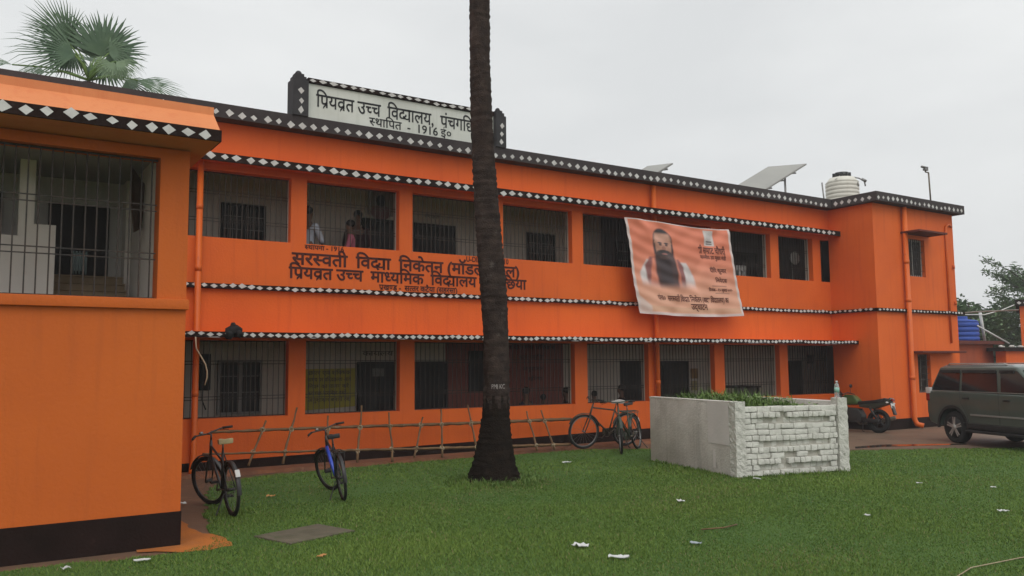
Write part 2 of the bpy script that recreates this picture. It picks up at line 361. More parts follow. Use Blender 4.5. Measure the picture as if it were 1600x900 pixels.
def diamonds(P0, P1, up, out, pitch, w_, h_, parent, start=.5, jit=.12, hand=True):
    """hand-painted white diamonds along a band (one painted pattern)"""
    P0 = Vector(P0); P1 = Vector(P1); up = Vector(up); out = Vector(out); d = P1-P0; n = max(1, int(d.length/pitch)); e = d.normalized(); mb = MB()
    for i in range(n):
        j = lambda a: random.uniform(-a, a)
        s = 1+j(.16); hob = .12*h_*sin(i*.37)+.08*h_*sin(i*1.3)
        c = P0+e*((i+start)*pitch+j(pitch*.08))+up*(j(h_*.09)+hob)+out*.004
        V = [c-e*w_*.5*s*(1+j(jit))+up*j(h_*.06), c-up*h_*.5*s*(1+j(jit))+e*j(w_*.06), c+e*w_*.5*s*(1+j(jit))+up*j(h_*.06), c+up*h_*.5*s*(1+j(jit))+e*j(w_*.06)]
        mb.add(V, [(0, 1, 2, 3)])
    return mb.build('diamond_pattern', WHT, parent, fixn=False)
# sunshades and bands:   upper shade, ledge, lower shade, parapet
b = MB(); b.box(1.9, 19.27, -.36, -.001, 5.06, 5.14); o = part('sunshade', b, OR)
b = MB(); b.box(1.9, 19.27, -.385, -.36, 5.015, 5.145); bd = part('painted_band', b, BLK, o)
diamonds((2.9, -.385, 5.08), (19.2, -.385, 5.08), (0, 0, 1), (0, -1, 0), .205, .145, .105, bd)
b = MB(); b.box(1.9, 19.27, -.75, -.001, 2.185, 2.245); o = part('sunshade', b, OR)
b = MB(); b.box(1.9, 19.27, -.78, -.75, 2.165, 2.255); bd = part('painted_band', b, BLK, o)
diamonds((2.7, -.78, 2.212), (19.2, -.78, 2.212), (0, 0, 1), (0, -1, 0), .132, .115, .075, bd)
b = MB(); b.box(1.9, 19.20, -.08, -.001, 2.985, 3.065); o = part('ledge', b, BLK)
diamonds((2.7, -.08, 3.027), (19.2, -.08, 3.027), (0, 0, 1), (0, -1, 0), .15, .125, .075, o)
b = MB(); b.box(-6.2, 19.1, -.27, .2, 5.765, 6.0); par = part('parapet', b, PBLK)
diamonds((-5, -.27, 5.84), (19.1, -.27, 5.84), (0, 0, 1), (0, -1, 0), .205, .125, .115, par)
# dirt-chipped white plaster slivers under the lower band
b = MB()
for k in range(16):
    x = random.uniform(3, 19); l = random.uniform(.1, .35); b.add([(x, -.784, 2.167), (x+l, -.784, 2.166), (x+l*.8, -.784, 2.176), (x+l*.2, -.784, 2.174)], [(0, 1, 2, 3)])
part('chipped_edge', b, WHT, bd)
# grilles: one iron grille per opening
def grille(x0, x1, y, z0, z1, rows, gap=.098, r=.0055, parent=None):
    b = MB(); n = max(2, round((x1-x0)/gap))
    for i in range(n+1):
        x = x0+(x1-x0)*(i/n)*.98+.01*(x1-x0); q = random.uniform(-.004, .004)
        b.box(x-r+q, x+r+q, y-r, y+r, z0, z1)
    for z in rows: b.box(x0, x1, y-r-.004, y-r, z-.006, z+.006)
    b.box(x0, x1, y-.012, y+.012, z1-.02, z1-.002); b.box(x0, x1, y-.012, y+.012, z0+.002, z0+.018)
    return (part('grille', b, BAR) if parent is None else b.build('grille', BAR, parent))
for i in range(len(UX)): 
    x0 = UX[i][1]; x1 = UX[i+1][0] if i+1 < len(UX) else XE-.04
    grille(x0, x1, .18, 3.83, 4.95, (4.12, 4.17, 4.58, 4.63))
for i in range(len(LX)):
    x0 = LX[i][1]; x1 = LX[i+1][0] if i+1 < len(LX) else XE-.02
    grille(x0, x1, .18, .89, 2.15, (1.18, 1.23, 1.76, 1.81))
# doors, windows, boards on the corridor wall
FRM = mat('window_frame_grey', (.3, .28, .26), (.22, .2, .18), .6, 4)
def door(x0, x1, z0, z1, leafm=DARK):
    b = MB(); t = .05
    b.box(x0, x0+t, 1.74, 1.799, z0, z1); b.box(x1-t, x1, 1.74, 1.799, z0, z1); b.box(x0+t, x1-t, 1.74, 1.799, z1-t, z1); d = part('door', b, DARK)
    b = MB(); xm = (x0+x1)/2
    for a, c in ((x0+t, xm-.004), (xm+.004, x1-t)):
        b.box(a, c, 1.77, 1.795, z0, z1-t); b.box(a+.06, c-.06, 1.755, 1.77, z0+.15, z0+(z1-z0)*.45); b.box(a+.06, c-.06, 1.755, 1.77, z0+(z1-z0)*.52, z1-t-.1)
    part('leaf', b, leafm, d)  # near-black leaves stand in for the shade of open rooms behind
def window(x0, x1, z0, z1, fm=DARK, bars=True):
    b = MB(); t = .04; xm = (x0+x1)/2
    b.box(x0, x0+t, 1.73, 1.799, z0, z1); b.box(x1-t, x1, 1.73, 1.799, z0, z1); b.box(x0+t, x1-t, 1.73, 1.799, z1-t, z1); b.box(x0+t, x1-t, 1.73, 1.799, z0, z0+t); b.box(xm-.025, xm+.025, 1.735, 1.799, z0+t, z1-t)
    o = part('window', b, fm)
    b = MB(); b.box(x0+t, xm-.025, 1.78, 1.797, z0+t, z1-t); b.box(xm+.025, x1-t, 1.78, 1.797, z0+t, z1-t); part('shutter', b, DARK, o)
    if bars:
        b = MB()
        for i in range(1, 9): x = x0+t+(x1-x0-2*t)*i/9; b.box(x-.005, x+.005, 1.755, 1.765, z0+t, z1-t)
        for z in (z0+(z1-z0)*.4, z0+(z1-z0)*.7): b.box(x0+t, x1-t, 1.75, 1.755, z-.008, z+.008)
        part('window_bars', b, FRM, o)
window(3.92, 4.74, 3.95, 4.76); window(10.74, 11.52, 3.95, 4.74); window(13.4, 14.2, 3.95, 4.72); window(15.4, 16.2, 3.95, 4.72)
door(6.72, 7.46, 3.0, 4.72); door(7.88, 8.87, 3.0, 4.72); door(17.4, 18.5, 3, 4.75)
window(3.92, 4.72, .85, 1.84, FRM); door(6.63, 7.46, .1, 1.8); door(7.9, 8.66, .1, 1.8); door(13.47, 14.22, .1, 1.79); door(14.76, 15.74, .1, 1.78); door(19.6, 20.22, .1, 1.77)
lf = lambda Y: (lambda u, v: (u, Y, v))
INKD = mat('dim_lettering', (.05, .03, .03), None, .8)
lettering('lettering', [('काय^ालय', 6.75, 7.42, 1.92, .09)], lf(1.794), INKD, SB)
lettering('lettering', [('वग कक्ष'.replace('क्ष', 'क^ष'), 8.15, 8.53, 4.85, .08)], lf(1.794), INKD, SB)
lettering('lettering', [('विद^ालय पिरवार'.replace('द^', '@'), 10.2, 11.5, 2.06, .08), ('सत^य अहिंसा', 10.5, 11.2, 1.84, .08), ('अनुशासन', 10.6, 11.2, 1.58, .08), ('शिक^षा', 10.75, 11.15, 1.35, .08)], lf(1.78), INKD, SB)
b = MB(); b.box(9.2, 9.75, 1.76, 1.784, 1.14, 2.02); part('notice_board', b, DARK)
YEL = mat('yellow_board', (.42, .36, .05), (.34, .29, .04), .7, 3)
b = MB(); b.hexa([(5.55, 1.765, .87), (6.6, 1.765, .92), (6.6, 1.797, .92), (5.55, 1.797, .87), (5.55, 1.765, 1.66), (6.6, 1.765, 1.67), (6.6, 1.797, 1.67), (5.55, 1.797, 1.66)])
yb = part('notice_board', b, YEL, label='yellow board painted with lines of writing')
lettering('lettering', [('छात^र एवं शिक^षक', 5.62, 6.5, 1.55, .07), ('समय पर विद@ालय आयें', 5.62, 6.5, 1.42, .065), ('िनयम का पालन करें', 5.62, 6.45, 1.29, .065), ('स^वच^छ परिसर रखें', 5.62, 6.4, 1.16, .065), ('अनुशासन बनाये रखें', 5.62, 6.5, 1.03, .065)], lf(1.761), INKD, yb)
for (x0, x1, z0, z1, c) in ((15.84, 16.1, 1.32, 1.58, (.35, .2, .08)), (15.84, 16.05, 1.02, 1.26, (.4, .33, .15)), (20.5, 20.8, 1.68, 1.93, (.04, .035, .03)), (6.95, 7.2, 1.5, 1.66, (.2, .19, .17))):
    b = MB(); yy = 1.752 if x0 < 7 else 1.79; b.box(x0, x1, yy-.012, yy, z0, z1); part('poster', b, mat('poster_print', c, tuple(k*.6 for k in c), .6, 12))
b = MB(); b.box(3.6, 3.78, 1.68, 1.799, 1.3, 1.95); o = part('meter_box', b, DARK, bevel=.01)
b = MB(); b.tube([(3.66, 1.74, 1.3), (3.65, 1.73, 1.12), (3.72, 1.74, .95)], .012, 6); part('conduit', b, DARK, o)
# framed portrait high on the upper corridor wall: a plain head-and-shoulders print
PRN = [mat('portrait_ground', (.2, .17, .15), None, .6), mat('portrait_dark', (.02, .017, .016), None, .6), mat('portrait_rose', (.16, .07, .08), None, .6)]
b = MB(); b.box(6.84, 7.4, 1.77, 1.795, 4.8, 5.3)
def disc(cx, cz, rx_, rz_, y, n=18): return [(cx+rx_*cos(2*pi*k/n), y, cz+rz_*sin(2*pi*k/n)) for k in range(n)]
b.cur = 2; b.add(disc(7.12, 4.86, .22, .16, 1.767), [tuple(range(18))]); b.cur = 1; b.add(disc(7.12, 5.1, .1, .13, 1.764), [tuple(range(18))])
part('poster', b, PRN, label='dim poster of a dark haired figure')
# ---- corner tower
b = MB(); TX0, TX1, TY = 19.28, 22.95, -1.33
b.box(TX0, TX0+.2, TY, 0, 0, 5.76)
b.box(TX0+.2, 20.65, TY, TY+.2, 0, 5.76); b.box(21.53, TX1, TY, TY+.2, 0, 5.76)
b.box(20.65, 21.53, TY, TY+.2, 0, .9); b.box(20.65, 20.95, TY, TY+.2, .9, 1.9); b.box(20.65, 21.53, TY, TY+.2, 1.9, 3.95); b.box(20.65, 21.53, TY, TY+.2, 4.95, 5.76)
b.box(TX1-.2, TX1, TY+.2, 7, 0, 5.76)
tw = part('corner_wing', b, OR)
b = MB(); b.box(TX0-.006, TX0-.0005, TY-.006, -.012, 0, .27); b.box(TX0-.006, TX1+.006, TY-.006, TY-.0005, 0, .27); part('plinth', b, BLK, tw)
b = MB(); b.box(TX0+.02, TX1-.02, TY+.5, 7, 5.6, 5.755); part('roof', b, FLOOR, tw)
b = MB(); b.box(19.1, 23.15, TY-.25, TY+.15, 5.765, 6.0); b.box(19.1, 19.4, TY+.15, .2, 5.765, 6.0); b.box(22.85, 23.15, TY+.15, 7, 5.765, 6.0); pt = part('parapet', b, PBLK, tw)
D = []
o = diamonds((19.1, TY-.25, 5.85), (23.15, TY-.25, 5.85), (0, 0, 1), (0, -1, 0), .2, .115, .115, tw)
o = diamonds((19.1, -.3, 5.85), (19.1, TY-.2, 5.85), (0, 0, 1), (-1, 0, 0), .2, .12, .115, tw)
b = MB(); b.box(19.2, 23.2, TY-.08, TY-.001, 2.985, 3.065); b.box(19.2, 19.279, TY-.001, -.001, 2.985, 3.065); b.box(22.951, 23.2, TY-.001, 3, 2.985, 3.065); lg = part('ledge', b, BLK, tw)
diamonds((19.22, TY-.08, 3.027), (23.2, TY-.08, 3.027), (0, 0, 1), (0, -1, 0), .15, .105, .06, tw)
diamonds((19.2, -.1, 3.027), (19.2, TY-.06, 3.027), (0, 0, 1), (-1, 0, 0), .15, .115, .07, tw)
DSH = mat('dark_red_shade_paint', (.13, .03, .018), (.09, .025, .018), .8, 3)
b = MB(); b.box(20.45, 21.75, -1.86, TY-.001, 5.05, 5.1); part('window_shade', b, DSH, tw, bevel=.006)
b = MB(); b.box(20.55, 22.6, -1.72, TY-.001, 1.93, 1.985); part('window_shade', b, DSH, tw, bevel=.006)
for x0, x1, z0, z1 in ((20.65, 21.53, 3.95, 4.95), (20.95, 21.53, .9, 1.9)):
    b = MB(); t = .05; y0, y1 = TY+.1, TY+.15; xm = (x0+x1)/2
    b.box(x0, x0+t, y0, y1, z0, z1); b.box(x1-t, x1, y0, y1, z0, z1); b.box(x0+t, x1-t, y0, y1, z1-t, z1); b.box(x0+t, x1-t, y0, y1, z0, z0+t); b.box(xm-.03, xm+.03, y0, y1, z0+t, z1-t)
    o = part('window', b, FRM, tw)
    b = MB(); b.box(x0+t, x1-t, y1-.02, y1-.002, z0+t, z1-t); part('shutter', b, DARK, o) if False else b.build('window_pane', DARK, tw)
    b = MB()
    for i in range(1, 8): x = x0+t+(x1-x0-2*t)*i/8; b.box(x-.007, x+.007, TY+.05, TY+.065, z0, z1)
    for k in range(1, 6): z = z0+(z1-z0)*k/6; b.box(x0, x1, TY+.045, TY+.05, z-.006, z+.006)
    b.build('window_bars', BAR, tw)
# ---- drain pipes
def pipe(pts, r, parent=None):
    b = MB(); b.tube(pts, r, 12)
    for z in (1.3, 3.3, 4.3):
        if pts[0][2] > z > pts[-1][2]+.3: b.tube([(pts[0][0], pts[0][1], z-.05), (pts[0][0], pts[0][1], z+.05)], r*1.1, 12)
    return b.build('drain_pipe', PIPE, parent or SB)
pipe([(3.12, -.09, 5.72), (3.12, -.09, .28), (3.1, -.13, .14), (3.07, -.24, .06)], .05)
pipe([(12.96, -.09, 5.72), (12.96, -.09, .15)], .056)
pipe([(20.52, TY-.09, 5.74), (20.52, TY-.09, .25), (20.54, TY-.14, .12), (20.6, TY-.28, .08)], .066)
pipe([(22.85, TY-.03, 5.42), (22.72, TY-.035, 5.47), (22.58, TY-.035, 5.42), (22.53, TY-.035, 5.25), (22.53, TY-.035, 2.2)], .028)
# ---- painted school name on the facade
fl = lf(-.0045)
sg = lettering('painted_lettering', [('सरस^वती  वि@ा  निकेतन (मॉडल स^कूल)'.replace('वि@ा', 'िव@ा').replace('नि', 'िन'), 4.68, 9.37, 3.465, .195),
      ('िप~यव~त उच^च  माध^यिमक  िव@ालय पंचगिछया', 4.63, 9.52, 3.225, .185)], fl, INKR, SB, .012, .016)
lettering('painted_lettering', [('स^थापना - 1916', 4.9, 5.62, 3.735, .075), ('U-DISE  CODE  10', 8.12, 9.1, 3.715, .09), ('प~खण^ड -  सत^तर कटैया (सहरसा)', 6.3, 7.93, 3.09, .09)], fl, INKR, SB, .012, .012)
# ---- rooftop name board
b = MB(); b.box(4.84, 8.64, -.2, -.06, 5.99, 6.62); nb = part('name_board', b, BOARD)
lettering('lettering', [('िप~यव~त उच^च  िव@ालय,  पंचगिछया', 5.0, 8.44, 6.235, .215), ('स^थािपत  -  1916 ई०', 6.0, 7.7, 6.05, .14)], lf(-.2045), INK, nb, .014)
b = MB(); b.box(4.84, 8.64, -.24, -.05, 6.63, 6.71); cp = part('name_board_cap', b, BLK)
diamonds((4.84, -.24, 6.668), (8.64, -.24, 6.668), (0, 0, 1), (0, -1, 0), .185, .15, .07, cp)
for x0, x1 in ((4.55, 4.83), (8.65, 8.88)):
    b = MB(); b.box(x0, x1, -.3, -.02, 6.0, 6.63); xm = (x0+x1)/2; h = (x1-x0)/2
    for k, (f, z0, z1) in enumerate(((.78, 6.63, 6.7), (.56, 6.7, 6.755))): b.box(xm-h*f, xm+h*f, -.16-.14*f, -.16+.14*f, z0, z1)
    b.blob((xm, -.16, 6.765), h*.42, .06, .06)
    ps = part('board_pilaster', b, mat('pilaster_grey_black', (.03, .028, .03), (.045, .042, .045), .8, 3))
    diamonds((xm, -.3, 6.02), (xm, -.3, 6.62), (1, 0, 0), (0, -1, 0), .17, .12, .1, ps, .4)
# ---- stair bay projecting on the left
BX, BY = 1.83, -5.4
b = MB()
b.box(-7, BX, BY, BY+.25, 0, 2.27); b.box(BX-.25, BX, BY+.25, -.001, 0, 3.86); b.box(1.56, BX, BY, BY+.25, 2.37, 3.86); b.box(-7, 1.56, BY, BY+.25, 3.76, 3.86)
b.box(-7, -6.75, BY+.25, -.001, 0, 3.86)
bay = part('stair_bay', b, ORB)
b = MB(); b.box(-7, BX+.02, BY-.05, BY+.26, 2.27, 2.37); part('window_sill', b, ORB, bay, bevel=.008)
b = MB(); b.hexa([(-7, BY-.008, 0), (BX+.008, BY-.008, 0), (BX+.008, BY-.001, 0), (-7, BY-.001, 0), (-7, BY-.008, .3), (BX+.008, BY-.008, .33), (BX+.008, BY-.001, .33), (-7, BY-.001, .3)])
b.box(BX+.001, BX+.008, BY, -.7, 0, .33); part('plinth', b, BLK, bay)
b = MB(); b.add([(-7, -5.9, 3.87), (2.0, -5.9, 3.87), (2.0, -5.9, 3.97), (-7, -5.9, 3.97), (-7, -5.62, 4.2), (2.0, -5.62, 4.2), (2.0, -5.62, 4.28), (-7, -5.62, 4.28), (-7, -.3, 4.28), (2.0, -.3, 4.28), (2, -.3, 3.87), (-7, -.3, 3.87)],
      [(3, 2, 5, 4), (4, 5, 6, 7), (7, 6, 9, 8), (1, 2, 3, 0), (0, 11, 10, 1), (11, 8, 9, 10), (1, 10, 9, 6, 5, 2), (0, 3, 4, 7, 8, 11)]); rs = part('sloping_roof', b, ORS, bay)
b = MB(); b.box(-7, 2.006, -5.925, -5.901, 3.865, 3.975); b.box(2.001, 2.006, -5.9, -5.5, 3.865, 3.975); part('painted_band', b, BLK, bay)
diamonds((-6, -5.925, 3.92), (2.0, -5.925, 3.92), (0, 0, 1), (0, -1, 0), .166, .115, .09, bay, .4, .2)
# inside of the stair bay
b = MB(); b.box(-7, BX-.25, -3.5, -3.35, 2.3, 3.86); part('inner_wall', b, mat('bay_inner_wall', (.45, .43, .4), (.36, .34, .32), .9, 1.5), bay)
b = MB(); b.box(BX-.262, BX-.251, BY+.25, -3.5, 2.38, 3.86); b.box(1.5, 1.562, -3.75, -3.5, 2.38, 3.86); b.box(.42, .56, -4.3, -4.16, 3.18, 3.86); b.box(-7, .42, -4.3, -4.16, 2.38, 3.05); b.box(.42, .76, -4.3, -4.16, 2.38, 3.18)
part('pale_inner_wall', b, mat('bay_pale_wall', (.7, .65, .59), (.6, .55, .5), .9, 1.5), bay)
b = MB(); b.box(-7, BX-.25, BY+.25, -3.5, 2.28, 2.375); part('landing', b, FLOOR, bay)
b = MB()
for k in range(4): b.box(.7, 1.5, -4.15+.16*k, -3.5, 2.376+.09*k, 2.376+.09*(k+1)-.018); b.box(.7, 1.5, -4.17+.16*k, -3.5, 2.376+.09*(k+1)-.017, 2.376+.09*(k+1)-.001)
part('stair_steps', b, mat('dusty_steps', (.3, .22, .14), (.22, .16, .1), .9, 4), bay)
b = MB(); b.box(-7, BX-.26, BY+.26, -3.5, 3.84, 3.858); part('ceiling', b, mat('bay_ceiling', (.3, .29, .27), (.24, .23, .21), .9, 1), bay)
b = MB(); b.box(.74, 1.36, -3.53, -3.501, 2.74, 3.55); b.box(-.6, .3, -3.53, -3.501, 3.2, 3.62); part('dark_doorway', b, DARK, bay)  # flat dark panels in place of the openings' unlit depth
b = MB(); b.add([(1.4, -4.6, 3.84), (1.57, -4.45, 3.66), (1.55, -4.4, 3.2), (1.45, -4.6, 3.12), (1.41, -4.58, 3.5), (1.4, -4.62, 3.84), (1.58, -4.47, 3.66), (1.56, -4.42, 3.2), (1.46, -4.62, 3.12), (1.42, -4.6, 3.5)], [(0, 1, 2, 3, 4), (9, 8, 7, 6, 5), (0, 1, 6, 5), (1, 2, 7, 6), (2, 3, 8, 7), (3, 4, 9, 8), (4, 0, 5, 9)])
tag(b.build('hanging_cloth', mat('brown_cloth', (.07, .045, .03), (.1, .06, .04), .9, 6)), 'dark brown pointed cloth hanging in the stair bay', 'cloth')
b = MB(); b.box(1.0, 1.13, -3.56, -3.54, 2.8, 3.0)
for x in np.linspace(1.0, 1.13, 5): b.tube([(x, -3.562, 2.76), (x, -3.562, 3.02)], .012, 5)
tag(b.build('towel', mat('pale_blue_cloth', (.3, .36, .36), (.24, .29, .3), .9, 8)), 'pale blue cloth hanging in the dark stair bay doorway', 'cloth')
for k, (x0, x1) in enumerate(((-6.9, -3.2), (-3.2, 1.55))): grille(x0, x1, BY+.1, 2.37, 3.76, (2.76, 2.82, 3.24, 3.3), .098, .0065, bay)

# ================================================================== BANNER (cloth with a printed portrait)
BC = [Vector((11.77, -.43, 4.84)), Vector((14.97, -.43, 4.84)), Vector((15.49, -.34, 2.82)), Vector((12.24, -.34, 2.80))]   # TL TR BR BL
def BP(u, v, out=0):
    """u right 0..1, v up 0..1"""
    p = (BC[3]*(1-u)+BC[2]*u)*(1-v)+(BC[0]*(1-u)+BC[1]*u)*v
    t = 1-v
    d = .05*sin(pi*min(1, max(0, u)))*t                                        # belly
    d += .024*sin(9*u+5*t+1.5*sin(3*u+2*t))*t+.013*sin(17*u-9*t+1)*(.25+.75*t)+.006*sin(31*(u*.8+t*.6)+2*sin(5*t))+.006*sin(53*(u*.35-t*.9)+2*sin(4*u))   # draped folds
    d += .03*math.exp(-((u-.12-.55*t)/.05)**2)*(1-t*.3)-.03*math.exp(-((u-.9+.6*t)/.06)**2)
    z = -.05*sin(pi*u)*t**2-.035*sin(pi*u)*v**6+.02*sin(pi*u*2)*v**6
    return (p.x+.02*sin(7*t+2*u), p.y-d-out-.02, p.z+z)
def sst(a, c, x): t = np.clip((x-a)/(c-a), 0, 1); return t*t*(3-2*t)
def banner_colors(U, Vv):
    C = np.empty(U.shape+(3,)); top = np.array((.66, .195, .11)); bot = np.array((.68, .36, .245))
    f = sst(.75, .1, Vv)[..., None]; C[:] = top*(1-f)+bot*f
    def lay(mask, col, a=1):
        m = (np.clip(mask, 0, 1)*a)[..., None]; C[:] = C*(1-m)+np.array(col)*m
    def ell(cx, cy, rx_, ry_, s=.08): return sst(1+s, 1-s, np.sqrt(((U-cx)/rx_)**2+((Vv-cy)/ry_)**2))
    def tri(pts, s=.012):
        m = np.ones(U.shape); n = len(pts)
        for i in range(n):
            (x1, y1), (x2, y2) = pts[i], pts[(i+1) % n]; l = math.hypot(x2-x1, y2-y1)
            m = np.minimum(m, sst(-s, s, ((x2-x1)*(Vv-y1)-(y2-y1)*(U-x1))/l))
        return m
    fade = sst(.27, .40, Vv)
    # shirt, waistcoat, scarf of the portrait (a plain generic bearded man)
    lay(tri([(.07, .24), (.56, .24), (.56, .44), (.50, .57), (.14, .58), (.07, .44)])*fade, (.62, .56, .55))
    lay(tri([(.13, .24), (.46, .24), (.47, .52), (.43, .60), (.17, .61), (.12, .52)])*fade, (.24, .085, .08))
    lay(tri([(.14, .24), (.25, .24), (.25, .62), (.19, .6)])*fade, (.66, .22, .14)); lay(tri([(.35, .24), (.43, .24), (.41, .6), (.35, .62)])*fade, (.66, .22, .14))
    lay(ell(.305, .78, .093, .145), (.025, .02, .022)); lay(ell(.305, .735, .088, .125), (.46, .23, .16))       # hair, face
    lay(tri([(.22, .80), (.39, .80), (.37, .87), (.24, .87)], .02)*ell(.305, .8, .09, .12), (.56, .3, .22))
    lay(ell(.272, .765, .024, .009, .3), (.05, .03, .03)); lay(ell(.338, .765, .024, .009, .3), (.05, .03, .03))     # brows
    lay(ell(.274, .745, .016, .009, .3), (.08, .04, .035)); lay(ell(.336, .745, .016, .009, .3), (.08, .04, .035))   # eyes
    lay(ell(.305, .705, .02, .035, .4), (.27, .11, .075), .7)
    b0 = np.maximum(tri([(.235, .2), (.385, .2), (.405, .45), (.398, .66), (.375, .675), (.24, .675), (.216, .66), (.215, .45)], .014), np.maximum(tri([(.375, .64), (.4, .64), (.398, .76), (.385, .76)], .008), tri([(.212, .64), (.238, .64), (.228, .76), (.215, .76)], .008)))
    lay(b0*sst(.26, .36, Vv), (.03, .022, .026), .95)                                                           # beard
    lay(ell(.305, .675, .058, .018, .3), (.03, .022, .022)); lay(ell(.307, .65, .028, .009, .35), (.3, .12, .1))  # moustache, mouth
    lay(ell(.305, .61, .05, .02, .5), (.12, .07, .06), .5)
    lay(tri([(.72, .79), (.82, .79), (.82, .97), (.72, .97)], .006), (.6, .55, .53)); lay(ell(.77, .895, .03, .045, .2), (.5, .46, .45), .7); lay(tri([(.74, .83), (.8, .83), (.8, .845), (.74, .845)], .004), (.1, .08, .08))
    lay(tri([(.74, .805), (.8, .805), (.8, .818), (.74, .818)], .004), (.1, .08, .08))
    lay(sst(.10, .085, Vv)*sst(.03, .045, Vv), (.5, .32, .2), .5)
    for y, x0, x1 in ((.335, .72, .87), (.255, .74, .89)): lay(tri([(x0, y), (x1, y), (x1, y+.006), (x0, y+.006)], .003), (.08, .03, .02))
    bd = np.minimum(np.minimum(sst(.018, .026, U), sst(.982, .974, U)), np.minimum(sst(.022, .035, Vv), sst(.994, .986, Vv)))
    lay(1-bd, (.62, .52, .49))
    lay(tri([(0, 0), (.10, 0), (.11, .09), (.02, .2), (0, .2)], .01), (.6, .5, .46), .8)
    return C
nu, nv = 190, 150
bn = bpy.data.meshes.new('banner')
uu = np.linspace(0, 1, nu); vv = np.linspace(0, 1, nv)
VV = [BP(u, v) for v in vv for u in uu]; FF = [(j*nu+i, j*nu+i+1, (j+1)*nu+i+1, (j+1)*nu+i) for j in range(nv-1) for i in range(nu-1)]
bn.from_pydata(VV, [], FF); bn.polygons.foreach_set('use_smooth', [True]*len(FF))
ca = bn.color_attributes.new('print', 'FLOAT_COLOR', 'POINT')
U2, V2 = np.meshgrid(uu, vv); CC = np.ones((nu*nv, 4), np.float32); CC[:, :3] = banner_colors(U2, V2).reshape(-1, 3); ca.data.foreach_set('color', CC.ravel())
bm_ = bpy.data.materials.new('banner_print'); bm_.use_nodes = True; a_ = bm_.node_tree.nodes.new('ShaderNodeVertexColor'); a_.layer_name = 'print'
pb = bm_.node_tree.nodes['Principled BSDF']; bm_.node_tree.links.new(a_.outputs[0], pb.inputs['Base Color']); pb.inputs['Roughness'].default_value = .55
bn.materials.append(bm_); BN = bpy.data.objects.new('banner', bn); COL.objects.link(BN)
tag(BN, 'large orange cloth banner printed with a long bearded man in a waistcoat', 'banner')
BINK = mat('banner_ink', (.12, .04, .03), None, .6)
lettering('lettering', [('श~ी सम~ाट चौधरी', .64, .92, .70, .065), ('माननीय उप मुख^य मंत~ी', .66, .92, .635, .038), ('दीिप कुमार', .73, .90, .49, .042), ('िनवेदक', .77, .89, .38, .04), ('िदनांक - १६ जुलाई २०२५', .68, .93, .28, .028),
    ('पंच०  सरस^वती िव@ा िनकेतन (आदश^ िव@ालय) का', .18, .86, .155, .05), ('उद्घाटन', .46, .62, .075, .055)], lambda u, v: BP(u, v, .006), BINK, BN, .02)
# bundle of black cloth and a hanging cable on the lower shade
b = MB(); b.blob((3.53, -.74, 2.27), .13, .09, .085, 12, 8, .22); b.blob((3.45, -.79, 2.21), .07, .05, .07, 10, 7, .25); b.blob((3.6, -.8, 2.22), .06, .05, .06, 10, 7, .25); b.blob((3.53, -.72, 2.35), .05, .05, .05, 8, 6, .3)
tag(b.build('cloth_bundle', mat('black_cloth', (.012, .011, .011), None, .8)), 'crumpled black bundle lying on the lower sunshade edge', 'bundle')
b = MB(); b.tube([(2.95, -.79, 2.17), (2.96, -.8, 2.0), (3.03, -.8, 1.88), (3.1, -.8, 1.76), (3.13, -.8, 1.65), (3.13, -.8, 1.55), (3.1, -.8, 1.44)], .011, 6)
tag(b.build('cable', mat('dusty_cable', (.4, .3, .2), None, .7)), 'loose pale cable dangling from the lower sunshade', 'cable')

# ================================================================== PALM IN FRONT
tp = thing('palm_tree', 'tall bare palm trunk rising from the lawn in front of the building', 'palm tree', (6.66, -3.34, 0))
prof = [(0, 6.67, .40), (.12, 6.67, .345), (.35, 6.68, .285), (.6, 6.69, .245), (.95, 6.705, .205), (1.43, 6.72, .182), (2.1, 6.70, .186), (2.85, 6.66, .196), (3.6, 6.60, .186), (4.3, 6.555, .176), (5.3, 6.495, .164), (6.3, 6.45, .15), (7.3, 6.44, .152), (9, 6.46, .15), (11, 6.52, .14), (12.6, 6.58, .12)]
def lerp_prof(z):
    for (z0, x0, r0), (z1, x1, r1) in zip(prof, prof[1:]):
        if z <= z1: t = (z-z0)/(z1-z0); return x0+(x1-x0)*t, r0+(r1-r0)*t
    return prof[-1][1:]
b = MB(); zs = []; z = 0
while z < 12.6: zs.append(z); z += .028 if z < 8 else .2
V = []; n = 28
for i, z in enumerate(zs):
    x, r = lerp_prof(z); ring = .008*abs(sin(z*pi/.105+.9*sin(z*3)+.6*sin(z*7.3)))*(.4+.6*abs(sin(z*2.3+1)))+random.uniform(-.006, .006)
    for k in range(n):
        a = 2*pi*k/n; q = r+ring+random.uniform(-.005, .005)+.012*sin(3*a+z*1.3)
        if z < 1.2: q += random.uniform(-.012, .02)*(1.2-z)+(.05*max(0, sin(7*a+1))*max(0, .5-z))
        V.append((x+q*cos(a), -3.34+q*sin(a), z))
b.add(V, [], True)
for i in range(len(zs)-1):
    for k in range(n): b.f.append((i*n+k, i*n+(k+1) % n, (i+1)*n+(k+1) % n, (i+1)*n+k)); b.sm.append(True); b.mi.append(1 if zs[i]+.12*sin(k*2.1) < 1.15 else 0)
tk = b.build('trunk', [BARK, BARKB], tp)
def onbark(u, v):
    x, r = lerp_prof(v); a = -pi/2-.45+(u-.5)*1.5; q = r+.017; return (x+q*cos(a), -3.34+q*sin(a), v)
CHALK = mat('chalk_paint', (.42, .38, .36), (.2, .18, .17), .9, 30)
lettering('lettering', [('PMJ KC', .16, .86, 1.36, .06)], onbark, CHALK, tk, .0)
b = MB()
